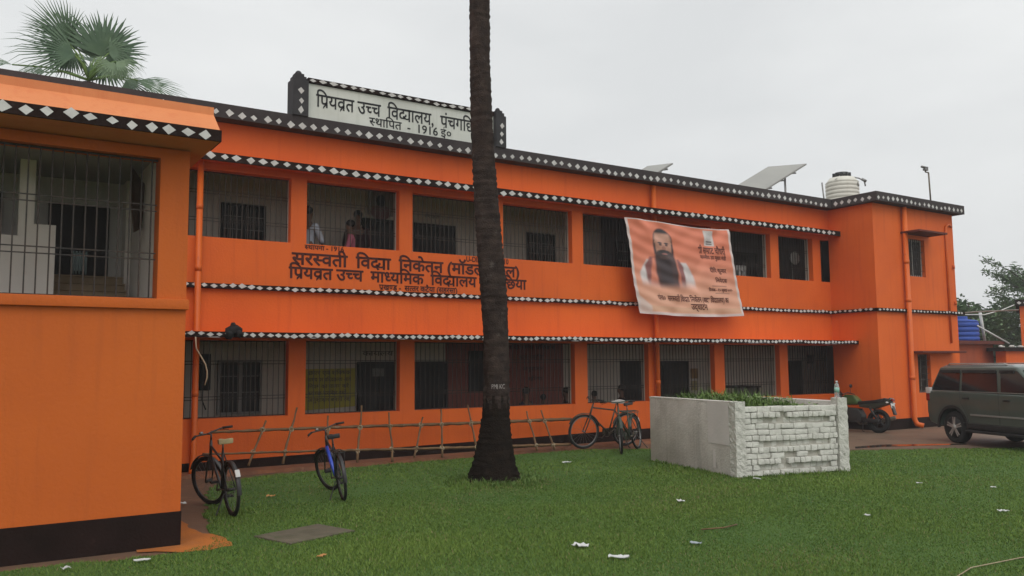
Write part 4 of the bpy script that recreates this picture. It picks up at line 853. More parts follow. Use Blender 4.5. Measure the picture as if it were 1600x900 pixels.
for s in (-1, 1):
    for poly, nm in (([(-.60, 1.10), (.20, 1.10), (.16, 1.5), (-.46, 1.5)], 'rear_quarter_window'), ([(.27, 1.10), (1.24, 1.10), (1.15, 1.51), (.23, 1.51)], 'door_window'), ([(1.33, 1.10), (2.2, 1.10), (1.66, 1.51), (1.25, 1.51)], 'door_window')):
        b = MB(); n = len(poly); b.add([side(x, z, s, .004) for x, z in poly]+[side(x, z, s, .012) for x, z in poly], [tuple(range(n)), tuple(range(2*n-1, n-1, -1))]+[(i, (i+1) % n, (i+1) % n+n, i+n) for i in range(n)]); b.build(nm, GLS, car)
    b = MB()
    for x0, x1 in ((-.42, .16), (.23, 1.14), (1.24, 1.6)): P = [side(x0, 1.475, s, .014), side(x1, 1.475, s, .014), side(x1, 1.535, s, .018), side(x0, 1.535, s, .018)]; b.hexa(P+[p+Vector((0, s*.02, -.01)) for p in P])
    b.build('rain_visor', TRM, car)
    b = MB(); b.tube([(-.3, s*.62, 1.62), (-.25, s*.62, 1.655), (1.25, s*.62, 1.655), (1.35, s*.62, 1.62)], .014, 6); b.build('roof_rail', ALY, car)
    b = MB()
    for cx in (0, WBc):
        po = arc(cx, WR, .455, radians(-4), radians(184), 16); pi_ = arc(cx, WR, .402, radians(-4), radians(184), 16); m = 17
        V = [(x, s*.838, z) for x, z in po]+[(x, s*.838, z) for x, z in pi_]+[(x, s*.8, z) for x, z in po]+[(x, s*.8, z) for x, z in pi_]
        b.add(V, [(i, i+1, m+i+1, m+i) for i in range(16)]+[(i, i+1, 2*m+i+1, 2*m+i) for i in range(16)]+[(m+i, m+i+1, 3*m+i+1, 3*m+i) for i in range(16)])
    b.build('wheel_arch_trim', TRM, car)
    b = MB(); b.box(.46, 2.2, min(s*.80, s*.845), max(s*.80, s*.845), .33, .44); b.box(.46, 2.2, min(s*.80, s*.93), max(s*.80, s*.93), .27, .31); b.build('running_board', TRM, car, bevel=.01)
    b = MB(); b.box(.52, 2.18, min(s*.829, s*.842), max(s*.829, s*.842), .60, .635); b.build('side_strip', CHR, car, bevel=.004)
    b = MB(); b.box(-.6, 2.35, min(s*.80, s*.812), max(s*.80, s*.812), 1.075, 1.092); b.build('belt_strip', CHR, car)
    b = MB(); b.box(.33, .5, min(s*.829, s*.852), max(s*.829, s*.852), .93, .965); b.build('door_handle', TRM, car, bevel=.006)
    b = MB(); b.box(1.4, 1.57, min(s*.829, s*.852), max(s*.829, s*.852), .92, .955); b.build('door_handle', TRM, car, bevel=.006)
    b = MB()
    for pts in ([(.235, 1.08), (.25, .85), (.42, .62), (.47, .45)], [(1.285, 1.08), (1.29, .45)], [(2.25, 1.06), (2.22, .45)], [(.3, .45), (2.2, .45)]): b.tube([(x, s*.829, z) for x, z in pts], .005, 4)
    b.build('door_seam', TRM, car)
    b = MB(); b.box(-.77, -.66, min(s*.66, s*.836), max(s*.66, s*.836), .86, 1.02); tl = b.build('tail_lamp', TLR, car, bevel=.015)
    b = MB(); b.box(-.775, -.63, min(s*.66, s*.84), max(s*.66, s*.84), 1.02, 1.15); b.build('lens', TLW, tl, bevel=.015)
    b = MB(); b.box(3.4, 3.54, min(s*.5, s*.8), max(s*.5, s*.8), .72, .88); b.build('headlight', TLW, car, bevel=.03)
    b = MB(); b.blob((2.25, s*.98, 1.12), .07, .11, .09); b.tube([(2.25, s*.8, 1.08), (2.25, s*.95, 1.1)], .02, 6); b.build('wing_mirror', CARP, car)
    for cx in (0, WBc):
        M = Matrix.Translation((cx, s*.70, WR)) @ Matrix.Rotation(-s*pi/2, 4, 'X')
        b = MB(); b.lathe([(.2, -.1), (.3, -.1), (.33, -.075), (.335, 0), (.33, .075), (.3, .1), (.235, .105), (.215, .09)], n=36, M=M); wh = b.build('wheel', RUB, car)
        b = MB(); b.lathe([(.225, .10), (.222, .095), (.2, .05), (.05, .04), (0, .04)], n=30, M=M); b.build('wheel_well_disc', TRM, wh)
        b = MB(); b.torus((0, 0, 0), .215, .014, 'z', 32, 6); 
        for k in range(5):
            a = 2*pi*k/5+.3
            for dd in (-.13, .13):
                e0 = Vector((.05*cos(a+dd*2), .05*sin(a+dd*2), .0)); e1 = Vector((.21*cos(a+dd), .21*sin(a+dd), -.0)); q = Vector((-sin(a), cos(a), 0))*.019
                b.hexa([e0-q, e0+q, e1+q*.8, e1-q*.8]+[p+Vector((0, 0, .018)) for p in (e0-q, e0+q, e1+q*.8, e1-q*.8)])
        b.lathe([(.06, -.01), (.06, .025), (.03, .035), (0, .035)], n=16); b.v = [tuple(M @ (Vector(p)+Vector((0, 0, .085)))) for p in b.v]; b.build('rim', ALY, wh)
b = MB(); b.prism([(-.715, 1.12), (-.735, 1.12), (-.555, 1.53), (-.535, 1.53)], -.6, .6); b.build('rear_window', GLS, car)
b = MB(); b.prism([(2.28, 1.12), (2.30, 1.12), (1.74, 1.53), (1.72, 1.53)], -.64, .64); b.build('windscreen', GLS, car)
b = MB(); b.box(-.80, -.66, -.78, .78, .40, .62); b.build('rear_bumper', TRM, car, bevel=.04)
b = MB(); b.box(-.83, -.76, -.09, .09, .75, .87); b.build('rear_number_plate', PLAST, car, bevel=.004)
b = MB(); b.box(3.5, 3.6, -.76, .76, .36, .55); b.build('front_bumper', TRM, car, bevel=.04)
b = MB()
for k in range(6): b.box(3.48, 3.57, -.42+.14*k, -.35+.14*k, .62, .86)
b.build('front_grille', TRM, car)
b = MB(); b.box(-.3, 3.2, -.7, .7, .24, .42); b.build('underbody', TRM, car)
AZ = radians(21); car.rotation_euler = (0, 0, math.atan2(-cos(AZ), -sin(AZ))); car.location = (17.52+.8*cos(AZ), -4.15-.8*sin(AZ), 0)

# ================================================================== MOTORCYCLE
mo = thing('motorcycle', 'black and green motorcycle parked facing the school wall', 'motorcycle')
GT = mat('green_tank_paint', (.07, .13, .035), (.03, .05, .02), .3, 5, coat=.6)
for cx in (0, 1.32):
    b = MB(); b.torus((cx, 0, .31), .255, .058, 'y', 36, 10); wh = b.build('wheel', RUB, mo)
    b = MB(); b.torus((cx, 0, .31), .19, .018, 'y', 30, 6); b.tube([(cx, -.06, .31), (cx, .06, .31)], .05, 10)
    for k in range(5): a = 2*pi*k/5; b.tube([(cx, 0, .31), (cx+.19*cos(a), 0, .31+.19*sin(a))], .016, 6)
    b.build('rim', MBLK, wh)
def ppart(name, poly, y0, y1, m, bev=.02): b = MB(); b.prism(poly, y0, y1); return b.build(name, m, mo, bevel=bev)
ppart('fuel_tank', [(.52, .72), (.95, .70), (1.02, .86), (.9, .99), (.66, .98), (.5, .84)], -.13, .13, GT, .05)
ppart('seat', [(-.2, .80), (.05, .76), (.52, .73), (.56, .80), (.4, .82), (.05, .86), (-.22, .92)], -.12, .12, MBLK, .03)
ppart('tail_panel', [(-.36, .86), (-.28, .76), (.1, .62), (.5, .66), (.5, .74), (.05, .77), (-.2, .82), (-.34, .93)], -.11, .11, mat('dark_green_panel', (.035, .04, .03), None, .35, coat=.4), .02)
ppart('engine', [(.42, .26), (.85, .26), (.9, .5), (.8, .64), (.5, .62), (.4, .45)], -.15, .15, mat('engine_grey', (.06, .058, .055), (.03, .03, .03), .5, 9, metal=.5), .03)
ppart('chain_case', [(-.05, .25), (.5, .28), (.5, .36), (-.05, .36)], .1, .13, MBLK, .01)
b = MB(); b.tube([(.8, -.12, .35), (.6, -.16, .22), (.2, -.17, .27), (-.35, -.18, .42)], [.02, .025, .045, .055], 10); b.build('exhaust', RUST, mo)
b = MB(); b.tube([(.45, 0, .6), (.85, 0, .62), (1.06, 0, .85)], .025, 8); b.tube([(.42, -.09, .36), (0, -.09, .31)], .022, 8); b.tube([(.42, .09, .36), (0, .09, .31)], .022, 8); b.tube([(.2, .11, .66), (0, .1, .34)], .03, 8); b.tube([(.2, -.11, .66), (0, -.1, .34)], .03, 8); b.build('frame', MBLK, mo)
b = MB(); 
for s in (-1, 1): b.tube([(1.02, .09*s, .96), (1.32, .09*s, .31)], [.02, .028], 8)
b.build('fork', MBLK, mo)
b = MB(); b.tube([(.86, -.36, 1.02), (.98, -.2, 1.05), (1.02, 0, .99), (.98, .2, 1.05), (.86, .36, 1.02)], .013, 8); hbm = b.build('handlebar', MBLK, mo)
for s in (-1, 1):
    b = MB(); b.tube([(.94, .27*s, 1.05), (.98, .33*s, 1.2)], .007, 6); b.blob((.98, .36*s, 1.25), .025, .075, .05); b.build('mirror', TLR if False else MBLK, hbm)
ppart('headlamp', [(1.06, .82), (1.2, .84), (1.2, 1.0), (1.06, 1.04)], -.1, .1, MBLK, .03)
b = MB(); n = 10; V = []
for k in range(n+1):
    a = radians(40+110*k/n)
    for y, r in ((-.065, .325), (0, .345), (.065, .325)): V.append((1.32+r*cos(a), y, .31+r*sin(a)))
b.add(V, [(k*3+j, k*3+j+1, k*3+j+4, k*3+j+3) for k in range(n) for j in range(2)], True); b.build('front_mudguard', MBLK, mo, fixn=False)
ppart('rear_mudguard', [(-.30, .84), (-.34, .83), (-.46, .5), (-.42, .48)], -.075, .075, MBLK, .01)
b = MB(); b.hexa([(-.395, -.1, .66), (-.385, -.1, .65), (-.385, .1, .65), (-.395, .1, .66), (-.365, -.1, .78), (-.355, -.1, .78), (-.355, .1, .78), (-.365, .1, .78)]); b.build('number_plate', PLAST, mo)
b = MB(); b.box(-.4, -.34, -.06, .06, .84, .90); b.build('tail_lamp', TLR, mo, bevel=.012)
for s in (-1, 1): b = MB(); b.tube([(-.3, .06*s, .8), (-.31, .17*s, .79)], .01, 6); b.blob((-.31, .2*s, .79), .03, .035, .025); b.build('turn_signal', TLW, mo)
b = MB(); b.tube([(.35, .14, .3), (.3, .27, .02), (.25, .28, .02)], .011, 6); b.build('kickstand', MBLK, mo)
mo.scale = (.92,)*3; mo.location = (18.62, -1.66, 0); mo.rotation_euler = (radians(6), 0, radians(97))

# ================================================================== PEOPLE AND THINGS IN THE CORRIDORS
def skin_mesh(name, P, E_, R, m, parent, sub=1):
    me = bpy.data.meshes.new(name); me.from_pydata([tuple(p) for p in P], E_, []); o = bpy.data.objects.new(name, me); COL.objects.link(o)
    o.modifiers.new('s', 'SKIN'); sv = me.skin_vertices[0].data
    for i, r in enumerate(R): rr = r if isinstance(r, tuple) else (r, r); sv[i].radius = rr; sv[i].use_root = (i == 0)
    ss = o.modifiers.new('u', 'SUBSURF'); ss.levels = sub; ss.render_levels = sub
    dg = bpy.context.evaluated_depsgraph_get(); dg.update(); nm = bpy.data.meshes.new_from_object(o.evaluated_get(dg)); bpy.data.objects.remove(o)
    for p in nm.polygons: p.use_smooth = True
    nm.materials.clear(); nm.materials.append(m); o2 = bpy.data.objects.new(name, nm); COL.objects.link(o2); o2.parent = parent; return o2
def person(label, loc, rz, H, shirt, trouser, sitting=False, arm=(.3, .3), hair_long=False, group=None):
    t = thing('person', label, 'person', group=group); k = H/1.7
    hip = .9 if not sitting else .47
    if sitting: kn = [(s*.1, .40, .47) for s in (-1, 1)]; an = [(s*.1, .42, .07) for s in (-1, 1)]
    else: kn = [(s*.1, .03, .48) for s in (-1, 1)]; an = [(s*.1, -.02, .07) for s in (-1, 1)]
    z = lambda q: hip+q
    P = [(0, 0, z(.02)), (0, -.01, z(.22)), (0, 0, z(.42)), (0, 0, z(.53)), (0, .01, z(.60)), (0, .025, z(.68)), (0, .02, z(.77))]
    R = [(.15, .1), (.13, .095), (.15, .1), (.06, .06), (.055, .06), (.075, .09), (.065, .075)]; E_ = [(i, i+1) for i in range(6)]
    P.append((0, .115, z(.665))); R.append((.014, .018)); E_.append((5, 7))
    for i, s in enumerate((-1, 1)):
        n = len(P); P += [(s*.1, 0, z(-.06)), kn[i], an[i], (s*.1, an[i][1]+.14, .035)]; R += [.085, .06, .04, .035]; E_ += [(0, n), (n, n+1), (n+1, n+2), (n+2, n+3)]
        a = arm[i]; n = len(P); sh = (s*.19, 0, z(.43)); el = (s*(.23+.05*a), .12*a+.02, z(.43)-.27); ha = (s*(.2-.03*a), .12*a+.24*a+.04, z(.43)-.27-.24*(1-a*.7)); hb = (ha[0], ha[1]+.05+.03*a, ha[2]-.06*(1-a))
        P += [sh, el, ha, hb]; R += [.055, .042, .03, .03]; E_ += [(2, n), (n, n+1), (n+1, n+2), (n+2, n+3)]
        if i == 0: sa = (sh, el, ha)
        else: sb = (sh, el, ha)
    skin_mesh('body', [Vector(p)*k for p in P], E_, [(r[0]*k, r[1]*k) if isinstance(r, tuple) else r*k for r in R], SKIN, t, 1)
    P2 = [(0, 0, z(-.06)), (0, -.01, z(.2)), (0, 0, z(.42)), (0, 0, z(.5))]; R2 = [(.175, .13), (.155, .12), (.175, .125), (.075, .075)]; E2 = [(0, 1), (1, 2), (2, 3)]
    for q in (sa, sb): n = len(P2); P2 += [q[0], q[1], tuple(Vector(q[1]).lerp(Vector(q[2]), .45))]; R2 += [.075, .06, .052]; E2 += [(2, n), (n, n+1), (n+1, n+2)]
    skin_mesh('shirt', [Vector(p)*k for p in P2], E2, [(r[0]*k, r[1]*k) if isinstance(r, tuple) else r*k for r in R2], shirt, t, 1)
    P3 = [(0, 0, z(.0))]; R3 = [(.165, .12)]; E3 = []
    for i, s in enumerate((-1, 1)): n = len(P3); P3 += [(s*.1, 0, z(-.08)), kn[i], (an[i][0], an[i][1], .12)]; R3 += [.1, .08, .07]; E3 += [(0, n), (n, n+1), (n+1, n+2)]
    skin_mesh('trousers', [Vector(p)*k for p in P3], E3, [(r[0]*k, r[1]*k) if isinstance(r, tuple) else r*k for r in R3], trouser, t, 1)
    b = MB(); c = Vector((0, -.005, z(.755)))*k; b.blob(tuple(c), .088*k, .105*k, .09*k, 14, 9, .03)
    if hair_long: b.blob((0, -.075*k, z(.62)*k), .075*k, .05*k, .13*k, 10, 8, .04)
    b.build('hair', HAIR, t)
    t.location = loc; t.rotation_euler = (0, 0, rz); return t
def cloth(n, c): return mat(n, c, tuple(x*.7 for x in c), .9, 5)
DKT = cloth('dark_trousers', (.03, .03, .04))
person('standing person in a pale blue white shirt behind the upper grille', (5.2, .7, 3.0), radians(-60), 1.6, cloth('pale_shirt', (.5, .54, .62)), DKT, arm=(.25, .6), group='people in the upper corridor')
person('standing child in a pink top behind the upper grille', (6.02, .7, 3.0), radians(75), 1.42, cloth('pink_top', (.42, .12, .17)), DKT, arm=(.6, .5), group='people in the upper corridor')
person('tall standing person in dark maroon clothes by the upper doorway', (6.4, 1.25, 3.0), radians(150), 1.72, cloth('maroon_top', (.06, .03, .032)), DKT, arm=(.2, .2), hair_long=True, group='people in the upper corridor')
for (x, top, rz, sh, lb) in ((10.1, 1.24, 20, (.03, .03, .05), 'seated person in dark clothes behind the lower grille, left of the group of three'), (10.55, 1.08, -30, (.05, .03, .03), 'small seated child between two taller ones behind the lower grille'), (11.17, 1.22, 60, (.04, .04, .04), 'seated person next to the pillar right of the palm trunk'), (11.95, 1.12, -20, (.1, .06, .05), 'seated person in brown above the old bicycle handlebar'), (12.75, 1.24, 70, (.03, .03, .04), 'seated person beside the dark lower door')):
    person(lb, (x, .9, .1), radians(rz), (top-.1)/1.31*1.7, cloth('seated_shirt', sh), DKT, True, group='people seated in the lower corridor')
for x0, x1, lb in ((9.7, 11.6, 'long low wooden bench under the three seated people'), (11.7, 13.2, 'low wooden bench under the two seated people')):
    bn_ = thing('bench', lb, 'bench', ((x0+x1)/2, .9, .1), group='corridor benches')
    b = MB(); b.box(x0, x1, .72, 1.02, .33, .37); b.build('seat', DARK, bn_)
    for x in (x0+.1, x1-.16): b = MB(); b.box(x, x+.06, .75, .99, .1, .33); b.build('leg', DARK, bn_)
tb_ = thing('desk', 'dark topped desk behind the lower grille above the planter', 'desk', (16.85, 1, .1))
b = MB(); b.box(16.35, 17.3, .75, 1.3, 1.08, 1.13); b.build('desk_top', DARK, tb_)
b = MB(); b.box(16.45, 17.2, .8, .83, .5, 1.08); b.build('front_panel', mat('desk_grey', (.12, .11, .1), None, .8), tb_)
for x in (16.38, 17.22): 
    for y in (.78, 1.22): b = MB(); b.box(x, x+.05, y, y+.05, .1, 1.08); b.build('leg', DARK, tb_)
def chair(z, label):
    t = thing('plastic_chair', label, 'chair', (16.78, .62, z), group='stacked white plastic chairs'); X, Y = 16.78, .62
    b = MB(); b.box(X-.21, X+.21, Y-.2, Y+.2, z+.42, z+.45); b.build('seat', PLAST, t, bevel=.01)
    b = MB(); b.box(X-.2, X-.14, Y+.18, Y+.22, z+.45, z+.85); b.box(X+.14, X+.2, Y+.18, Y+.22, z+.45, z+.85); b.box(X-.14, X+.14, Y+.18, Y+.215, z+.74, z+.85); b.box(X-.03, X+.03, Y+.18, Y+.21, z+.45, z+.74); b.build('backrest', PLAST, t, bevel=.008)
    for sx_ in (-1, 1):
        for sy in (-1, 1): b = MB(); b.tube([(X+.18*sx_, Y+.17*sy, z+.43), (X+.21*sx_, Y+.2*sy, z)], .02, 8); b.build('leg', PLAST, t)
for k, lb in enumerate(('white plastic chair at the bottom of the upstairs stack', 'white plastic chair second from the bottom of the upstairs stack', 'white plastic chair second from the top of the upstairs stack', 'white plastic chair topping the stack behind the upper grille')): chair(3.0+.12*k, lb)
FX, FY, FZ, FR = 18.68, .62, 4.51, .175
fn = thing('standing_fan', 'round white caged fan standing behind the upper grille', 'fan', (FX, FY+.1, 3))
b = MB()
for r in np.linspace(.03, FR, 7): b.torus((FX, FY, FZ), r, .006, 'y', 28, 5)
for k in range(20): a = 2*pi*k/20; b.tube([(FX, FY-.02, FZ), (FX+FR*cos(a), FY, FZ+FR*sin(a))], .005, 4)
b.lathe([(0, -.04), (FR*.98, -.03), (FR*.98, -.025), (0, -.03)], (FX, FY, FZ), 28, Matrix.Rotation(pi/2, 4, 'X')); b.build('cage', PLAST, fn)
b = MB(); b.tube([(FX, FY+.1, 3.04), (FX, FY+.1, FZ)], .015, 8); b.tube([(FX, FY+.045, FZ), (FX, FY+.16, FZ)], .045, 10); b.lathe([(.2, 3.0), (.2, 3.03), (.03, 3.06)], (FX, FY+.1, 0)); b.build('stand', MGRY, fn)

# ================================================================== BACKGROUND ON THE RIGHT
an = thing('annex_building', 'low orange outbuilding with red roof slab behind the corner wing', 'outbuilding', (33.5, 6, 0))
b = MB(); b.box(30, 35.4, 4.2, 8, 0, 2.38); b.build('wall', mat('annex_orange', (.4, .085, .03), (.3, .07, .03), .8, 1, streak=((.2, .05, .03), .6)), an)
b = MB(); b.box(29.8, 35.75, 3.9, 8.2, 2.385, 2.52); b.build('roof_slab', DSH, an)
btk = thing('water_tank', 'blue water tank on the low outbuilding roof', 'water tank', (33.6, 5, 2.52)); BLT = mat('blue_tank', (.02, .06, .3), (.03, .08, .36), .5, 4)
b = MB(); pr = [(0, 2.525), (.66, 2.525)]
for k in range(4): z = 2.53+k*.19; pr += [(.68, z), (.68, z+.13), (.655, z+.145), (.655, z+.18)]
pr += [(.68, 3.3), (.6, 3.36), (.3, 3.4), (.26, 3.48), (0, 3.48)]; b.lathe(pr, (33.95, 4.7, 0), 32); b.build('tank_body', BLT, btk)
b = MB(); b.lathe([(.28, 3.42), (.28, 3.52), (0, 3.53)], (33.95, 4.7, 0), 18); b.build('lid', BLT, btk)
b = MB(); b.tube([(33.1, 4.4, 2.53), (33.1, 4.4, 3.75)], .05, 8); b.blob((32.9, 4.6, 3.75), .45, .3, .22, 10, 7, .25)
tag(b.build('tarpaulin_post', mat('dark_tarp', (.05, .05, .055), None, .7)), 'dark tarpaulin heap on a post behind the blue tank', 'tarpaulin')
pole([(35.0, 4.3, 2.52), (34.75, 4.3, 3.75)], .06, 'white_pole', 'white upright pole on the outbuilding roof', 'pole', PLAST)
pole([(33.95, 4.05, 3.15), (36.0, 3.85, 2.42)], .035, 'white_pipe', 'white slanting pipe resting on the outbuilding roof edge', 'pipe', PLAST)
pole([(23.2, -1.35, 3.03), (30, 2, 3.45), (37.2, 4, 3.85)], .03, 'overhead_pipe', 'thin brown line running from the ledge to the right building', 'pipe', RUST)
pole([(33.0, 4.2, 3.55), (34.9, 4.2, 3.6), (36, 4.1, 3.8), (36.9, 4, 4.05)], .02, 'overhead_wire', 'pale cable sagging past the white pole', 'cable', PLAST)
lw = thing('boundary_wall', 'short bright orange wall with dark coping beside the outbuilding', 'wall', (36.2, 3.9, 0))
b = MB(); b.box(35.0, 37.3, 3.5, 3.9, 0, 2.1); b.build('wall', OR, lw)
b = MB(); b.box(34.6, 37.5, 3.35, 4.05, 2.105, 2.25); cpw = b.build('coping', BLK, lw)
for x in (34.9, 35.7, 36.4, 37.0): b = MB(); b.blob((x, 3.6, 2.28), .12, .1, .06, 8, 5, .3); b.build('rubble', CEM, cpw)
rb = thing('right_house', 'orange house wall with dark parapet at the right edge', 'house', (46, 8, 0)); rb.name = 'orange_house'
HM = Matrix.Translation((39.6, 5.1, 0)) @ Matrix.Rotation(radians(-64.1), 4, 'Z'); rb.location = HM @ Vector((3, 3, 0))
b = MB(); b.obox(HM, 0, 6, 0, 6, 0, 4.15); b.build('wall', OR, rb); b = MB(); b.obox(HM, -.15, 6.2, -.2, 6.2, 4.155, 4.42); pk = b.build('parapet', BLK, rb)
diamonds(HM @ Vector((-.15, -.2, 4.28)), HM @ Vector((6.2, -.2, 4.28)), (0, 0, 1), HM.to_3x3() @ Vector((0, -1, 0)), .25, .16, .12, pk)
def tree(label, x, y, h, spread, n, lsz, airy=False, trunk_h=.4):
    t = thing('tree', label, 'tree', (x, y, 0), group='trees behind the right buildings'); b = MB(); lf_ = MB()
    b.tube([(x, y, 0), (x+.1, y, h*.3), (x, y+.1, h*.6), (x+.1, y, h*.93)], [.22, .17, .1, .03], 8)
    for k in range(n):
        a = random.uniform(0, 2*pi); z0 = h*random.uniform(trunk_h*.8, .85); l = spread*random.uniform(.5, 1)*(1.15-.55*abs(z0/h-.5)*2*(1 if not airy else .3)); e = random.uniform(.1, .8)
        p0 = Vector((x, y, z0)); d = Vector((cos(a)*cos(e), sin(a)*cos(e), sin(e)))
        p1 = p0+d*l*.5; p2 = p0+d*l+Vector((0, 0, -.12*l)); b.tube([p0, p1, p2], [.05, .03, .008], 5)
        m_ = 150 if airy else 170
        for q in range(m_):
            u = random.uniform(.25, 1.05); c = p0.lerp(p2, u)+Vector((random.gauss(0, 1), random.gauss(0, 1), random.gauss(0, .7)))*(.16 if airy else .33)*spread*.32
            r_ = Vector((random.gauss(0, 1), random.gauss(0, 1), random.gauss(0, .6))).normalized()*lsz*random.uniform(.6, 1.3); s = r_.cross(Vector((random.random(), random.random(), 1))).normalized()*lsz*(.28 if airy else .45)
            lf_.add([c-r_, c+s, c+r_, c-s], [(0, 1, 2, 3)])
    b.build('trunk', BARK, t); lf_.build('crown', TREEL, t, fixn=False)
tree('feathery light green tree with drooping branches above the orange house', 51.3, 10, 7.2, 3.2, 46, .15, True, .45)
tree('small pointed green tree behind the blue tank', 46.2, 11, 5.3, 2.0, 24, .15)
tree('dense rounded tree behind the white pole', 53.2, 14, 5.2, 3.0, 40, .2)
tree('broad dark tree farthest right behind the orange house', 62, 13, 7.5, 4, 34, .24)
tree('bushy tree low behind the outbuilding', 58, 22, 4.8, 3.6, 30, .24)

# ================================================================== LITTER ON THE LAWN
LIT = mat('litter_white', (.6, .6, .58), (.45, .46, .45), .7, 20)
LITO = mat('litter_orange', (.5, .25, .08), (.4, .2, .08), .8, 20)
def scrap(x, y, s, ln, label, m=LIT, z0=.012, name='paper_scrap'):
    s *= .6; ln *= .66
    b = MB(); a = random.uniform(0, pi); M = Matrix.Translation((x, y, z0)) @ Matrix.Rotation(a, 4, 'Z'); nx, ny = 6, 4; V = []
    for lay in (0, .006):
        for j in range(ny):
            for i in range(nx):
                u = i/(nx-1)-.5; v = j/(ny-1)-.5; V.append((u, v, lay))
    H_ = {}
    Q = []
    for u, v, lay in V:
        k = (round(u, 3), round(v, 3)); H_.setdefault(k, (random.uniform(.0, .35)*s, random.uniform(-.04, .04), random.uniform(-.05, .05))); hz, du, dv = H_[k]
        Q.append(M @ Vector(((u+du)*ln, (v+dv)*s, .015+hz+lay)))
    F = []; n = nx*ny
    for j in range(ny-1):
        for i in range(nx-1): q = j*nx+i; F += [(q, q+nx, q+nx+1, q+1), (n+q, n+q+1, n+q+nx+1, n+q+nx)]
    rim_ = [i for i in range(nx)]+[j*nx+nx-1 for j in range(1, ny)]+[(ny-1)*nx+i for i in range(nx-2, -1, -1)]+[j*nx for j in range(ny-2, 0, -1)]
    for q in range(len(rim_)): a_, c_ = rim_[q], rim_[(q+1) % len(rim_)]; F.append((a_, c_, c_+n, a_+n))
    b.add(Q, F); tag(b.build(name, m), label, 'litter', 'litter scattered on the lawn')
scrap(4.88, -7.73, .13, .22, 'white crumpled paper scrap on the near lawn, upper of the closest two')
scrap(4.86, -8.3, .11, .27, 'long white wrapper lying nearest to the viewer on the lawn')
scrap(7.44, -6.41, .1, .2, 'white scrap in mid lawn below the planter plaster face')
scrap(8.76, -2.31, .12, .24, 'white wrapper lying between palm trunk and parked bicycles')
scrap(5.83, -8.26, .07, .16, 'small grey scrap on the lawn right of the two closest wrappers', mat('litter_grey', (.3, .34, .36), None, .6))
scrap(9.84, -9.02, .08, .18, 'white scrap on the lawn near the right picture edge')
scrap(9.75, -5.6, .07, .2, 'white strip lying at the foot of the brick front')
scrap(.81, -5.95, .1, .1, 'white crumpled ball at the foot of the black bay plinth')
scrap(1.4, -5.98, .06, .2, 'flat whitish scrap beside the orange stained soil')
scrap(3.45, -3.0, .09, .17, 'yellowish wrapper on the grass right of the black bicycle', LITO)
scrap(2.75, -6.75, .08, .14, 'brown orange leaf scrap in front of the concrete slab', LITO)
scrap(8.4, -8.3, .05, .1, 'tiny white scrap in open lawn right of the planter corner')
scrap(2.35, -2.95, .09, .18, 'dirty white scrap on bare soil behind the black bicycle')
scrap(11.6, -8.0, .05, .1, 'tiny white scrap on the lawn below the parked car')
scrap(11.2, -7.2, .05, .12, 'tiny white scrap right of the whitewashed planter pier')
b = MB(); b.tube([(6.35, -7.82, .03), (6.6, -7.9, .035), (6.85, -7.84, .03)], .008, 5); tag(b.build('twig', BAMB), 'thin dry twig lying on the lawn', 'twig')
b = MB(); b.tube([(6.4, -10.35, .02), (7.0, -10.2, .02), (7.7, -10.25, .02), (9, -10.6, .02)], .005, 6); tag(b.build('cord', ROPE), 'pale cord lying on the grass at the bottom right corner', 'line')

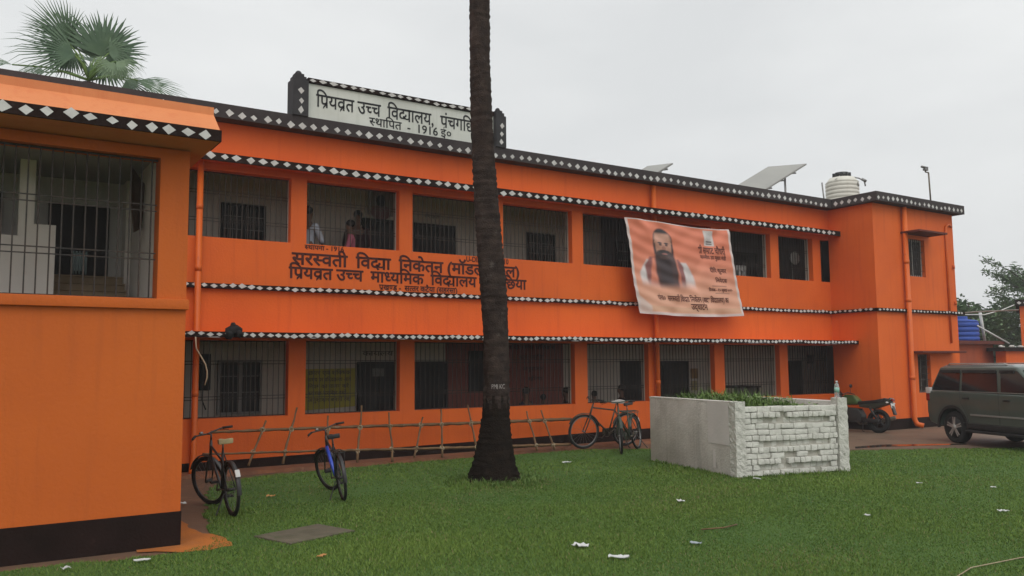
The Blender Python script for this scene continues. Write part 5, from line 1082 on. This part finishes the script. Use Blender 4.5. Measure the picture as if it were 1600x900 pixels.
# ================================================================== GRASS
def grass(n):
    poly = np.array(rag)
    # positions: half spread evenly over the lawn, half denser towards the near ground
    X = []; Y = []
    m = n*3
    x = np.concatenate([rng.uniform(-4, 26, m), rng.normal(4.8, 4.2, m)]); y = np.concatenate([rng.uniform(-12, -.3, m), -3.5-7.6*rng.beta(1.3, 1.05, m)])
    ok = inside(x, y, rag)
    dx = x; dy = y+14.1; dep = .54*dx+.83*dy; lat = (.84*dx-.54*dy)/np.maximum(dep, .1)
    ok &= (dep > 4.6) & (np.abs(lat) < .66)
    loc = np.stack([x-9.71, y+5.26]); c, s = cos(radians(13.2)), sin(radians(13.2)); lx = loc[0]*c-loc[1]*s; ly = loc[0]*s+loc[1]*c
    ok &= ~((lx > 0) & (lx < 2.05) & (ly > 0) & (ly < 2.6)); ok &= ~((np.abs((x-3.0)*.951+(y+5.6)*.309) < .37) & (np.abs(-(x-3.0)*.309+(y+5.6)*.951) < .27)); ok &= ~((x < 1.85) & (y > -5.45))
    x = x[ok]; y = y[ok]; p = rng.permutation(len(x))[:n]; x = x[p]; y = y[p]; dep = dep[ok][p]; N_ = len(x)
    patch = np.clip(.5+.3*np.sin(x*1.7+1.3*np.sin(y*1.1))*np.sin(y*2.1+.8*np.sin(x*.9))+.28*np.sin(x*.55+2*np.sin(y*.43))*np.sin(y*.8+x*.3), 0, 1)
    h = (.014+.02*rng.random(N_)**1.6)*(.65+.8*patch)
    dt = np.hypot(x-6.67, y+3.34); h *= 1+1.6*np.exp(-((dt-.45)/.35)**2)
    dpl = np.maximum(np.maximum(-lx[ok][p], lx[ok][p]-2.05), np.maximum(-ly[ok][p], ly[ok][p]-2.6)); h *= 1+1.0*np.exp(-np.maximum(dpl, 0)/.1)
    wd = (.0027+.0023*rng.random(N_))*np.clip(dep/6.5, 1, 2.4)
    a = rng.uniform(0, 2*pi, N_); ln = h*rng.uniform(.2, 1.0, N_); la = rng.uniform(0, 2*pi, N_)
    V = np.empty((N_, 3, 3), np.float32); V[:, 0] = np.stack([x-wd*np.cos(a), y-wd*np.sin(a), np.full(N_, .004)], 1); V[:, 1] = np.stack([x+wd*np.cos(a), y+wd*np.sin(a), np.full(N_, .004)], 1); V[:, 2] = np.stack([x+ln*np.cos(la), y+ln*np.sin(la), h], 1)
    me = bpy.data.meshes.new('grass'); me.vertices.add(N_*3); me.vertices.foreach_set('co', V.ravel()); me.loops.add(N_*3); me.loops.foreach_set('vertex_index', np.arange(N_*3, dtype=np.int32)); me.polygons.add(N_); me.polygons.foreach_set('loop_start', np.arange(0, N_*3, 3, dtype=np.int32)); me.polygons.foreach_set('loop_total', np.full(N_, 3, np.int32))
    ca = me.color_attributes.new('tint', 'FLOAT_COLOR', 'POINT'); t = np.clip(.5*rng.random(N_)+.5*patch, 0, 1)[:, None]; dry = (rng.random(N_) < .03+.10*np.clip(np.sin(x*.8+1.7*np.sin(y*.7))*np.sin(y*1.3-x*.4)-.45, 0, 1)*2)[:, None]
    c_ = np.array((.052, .108, .018))*(1-t)+np.array((.16, .235, .044))*t; c_ = np.where(dry, np.array((.2, .17, .08)), c_)
    C4 = np.ones((N_, 3, 4), np.float32); C4[:, :, :3] = c_[:, None, :]; ca.data.foreach_set('color', C4.ravel()); me.update(); me.validate()
    m_ = bpy.data.materials.new('grass_blades'); m_.use_nodes = True; q = m_.node_tree.nodes.new('ShaderNodeVertexColor'); q.layer_name = 'tint'; pb = m_.node_tree.nodes['Principled BSDF']; m_.node_tree.links.new(q.outputs[0], pb.inputs['Base Color']); pb.inputs['Roughness'].default_value = .7; pb.inputs['Specular IOR Level'].default_value = .2
    me.materials.append(m_); o = bpy.data.objects.new('grass', me); COL.objects.link(o); tag(o, 'short green lawn grass in front of the school', 'grass', kind='stuff')
grass(460000)
wd_ = MB()
for k in range(110):
    a = random.uniform(0, 2*pi); r = random.uniform(.36, .75); blade_tuft(wd_, (6.67+r*cos(a), -3.36+r*sin(a), 0), 8, random.uniform(.06, .15), 1.0, .012)
for k in range(26): x = random.uniform(.05, 1.95); blade_tuft(wd_, PM @ Vector((x, random.uniform(-.1, -.04), 0)), 7, random.uniform(.05, .1), 1.0, .01)
for k in range(34): blade_tuft(wd_, PM @ Vector((random.uniform(-.1, -.04), random.uniform(0, 2.6), 0)), 7, random.uniform(.05, .1), 1.0, .01)
tag(wd_.build('weeds', LEAF, fixn=False), 'taller weeds round the palm foot and the planter foot', 'weeds', kind='stuff')
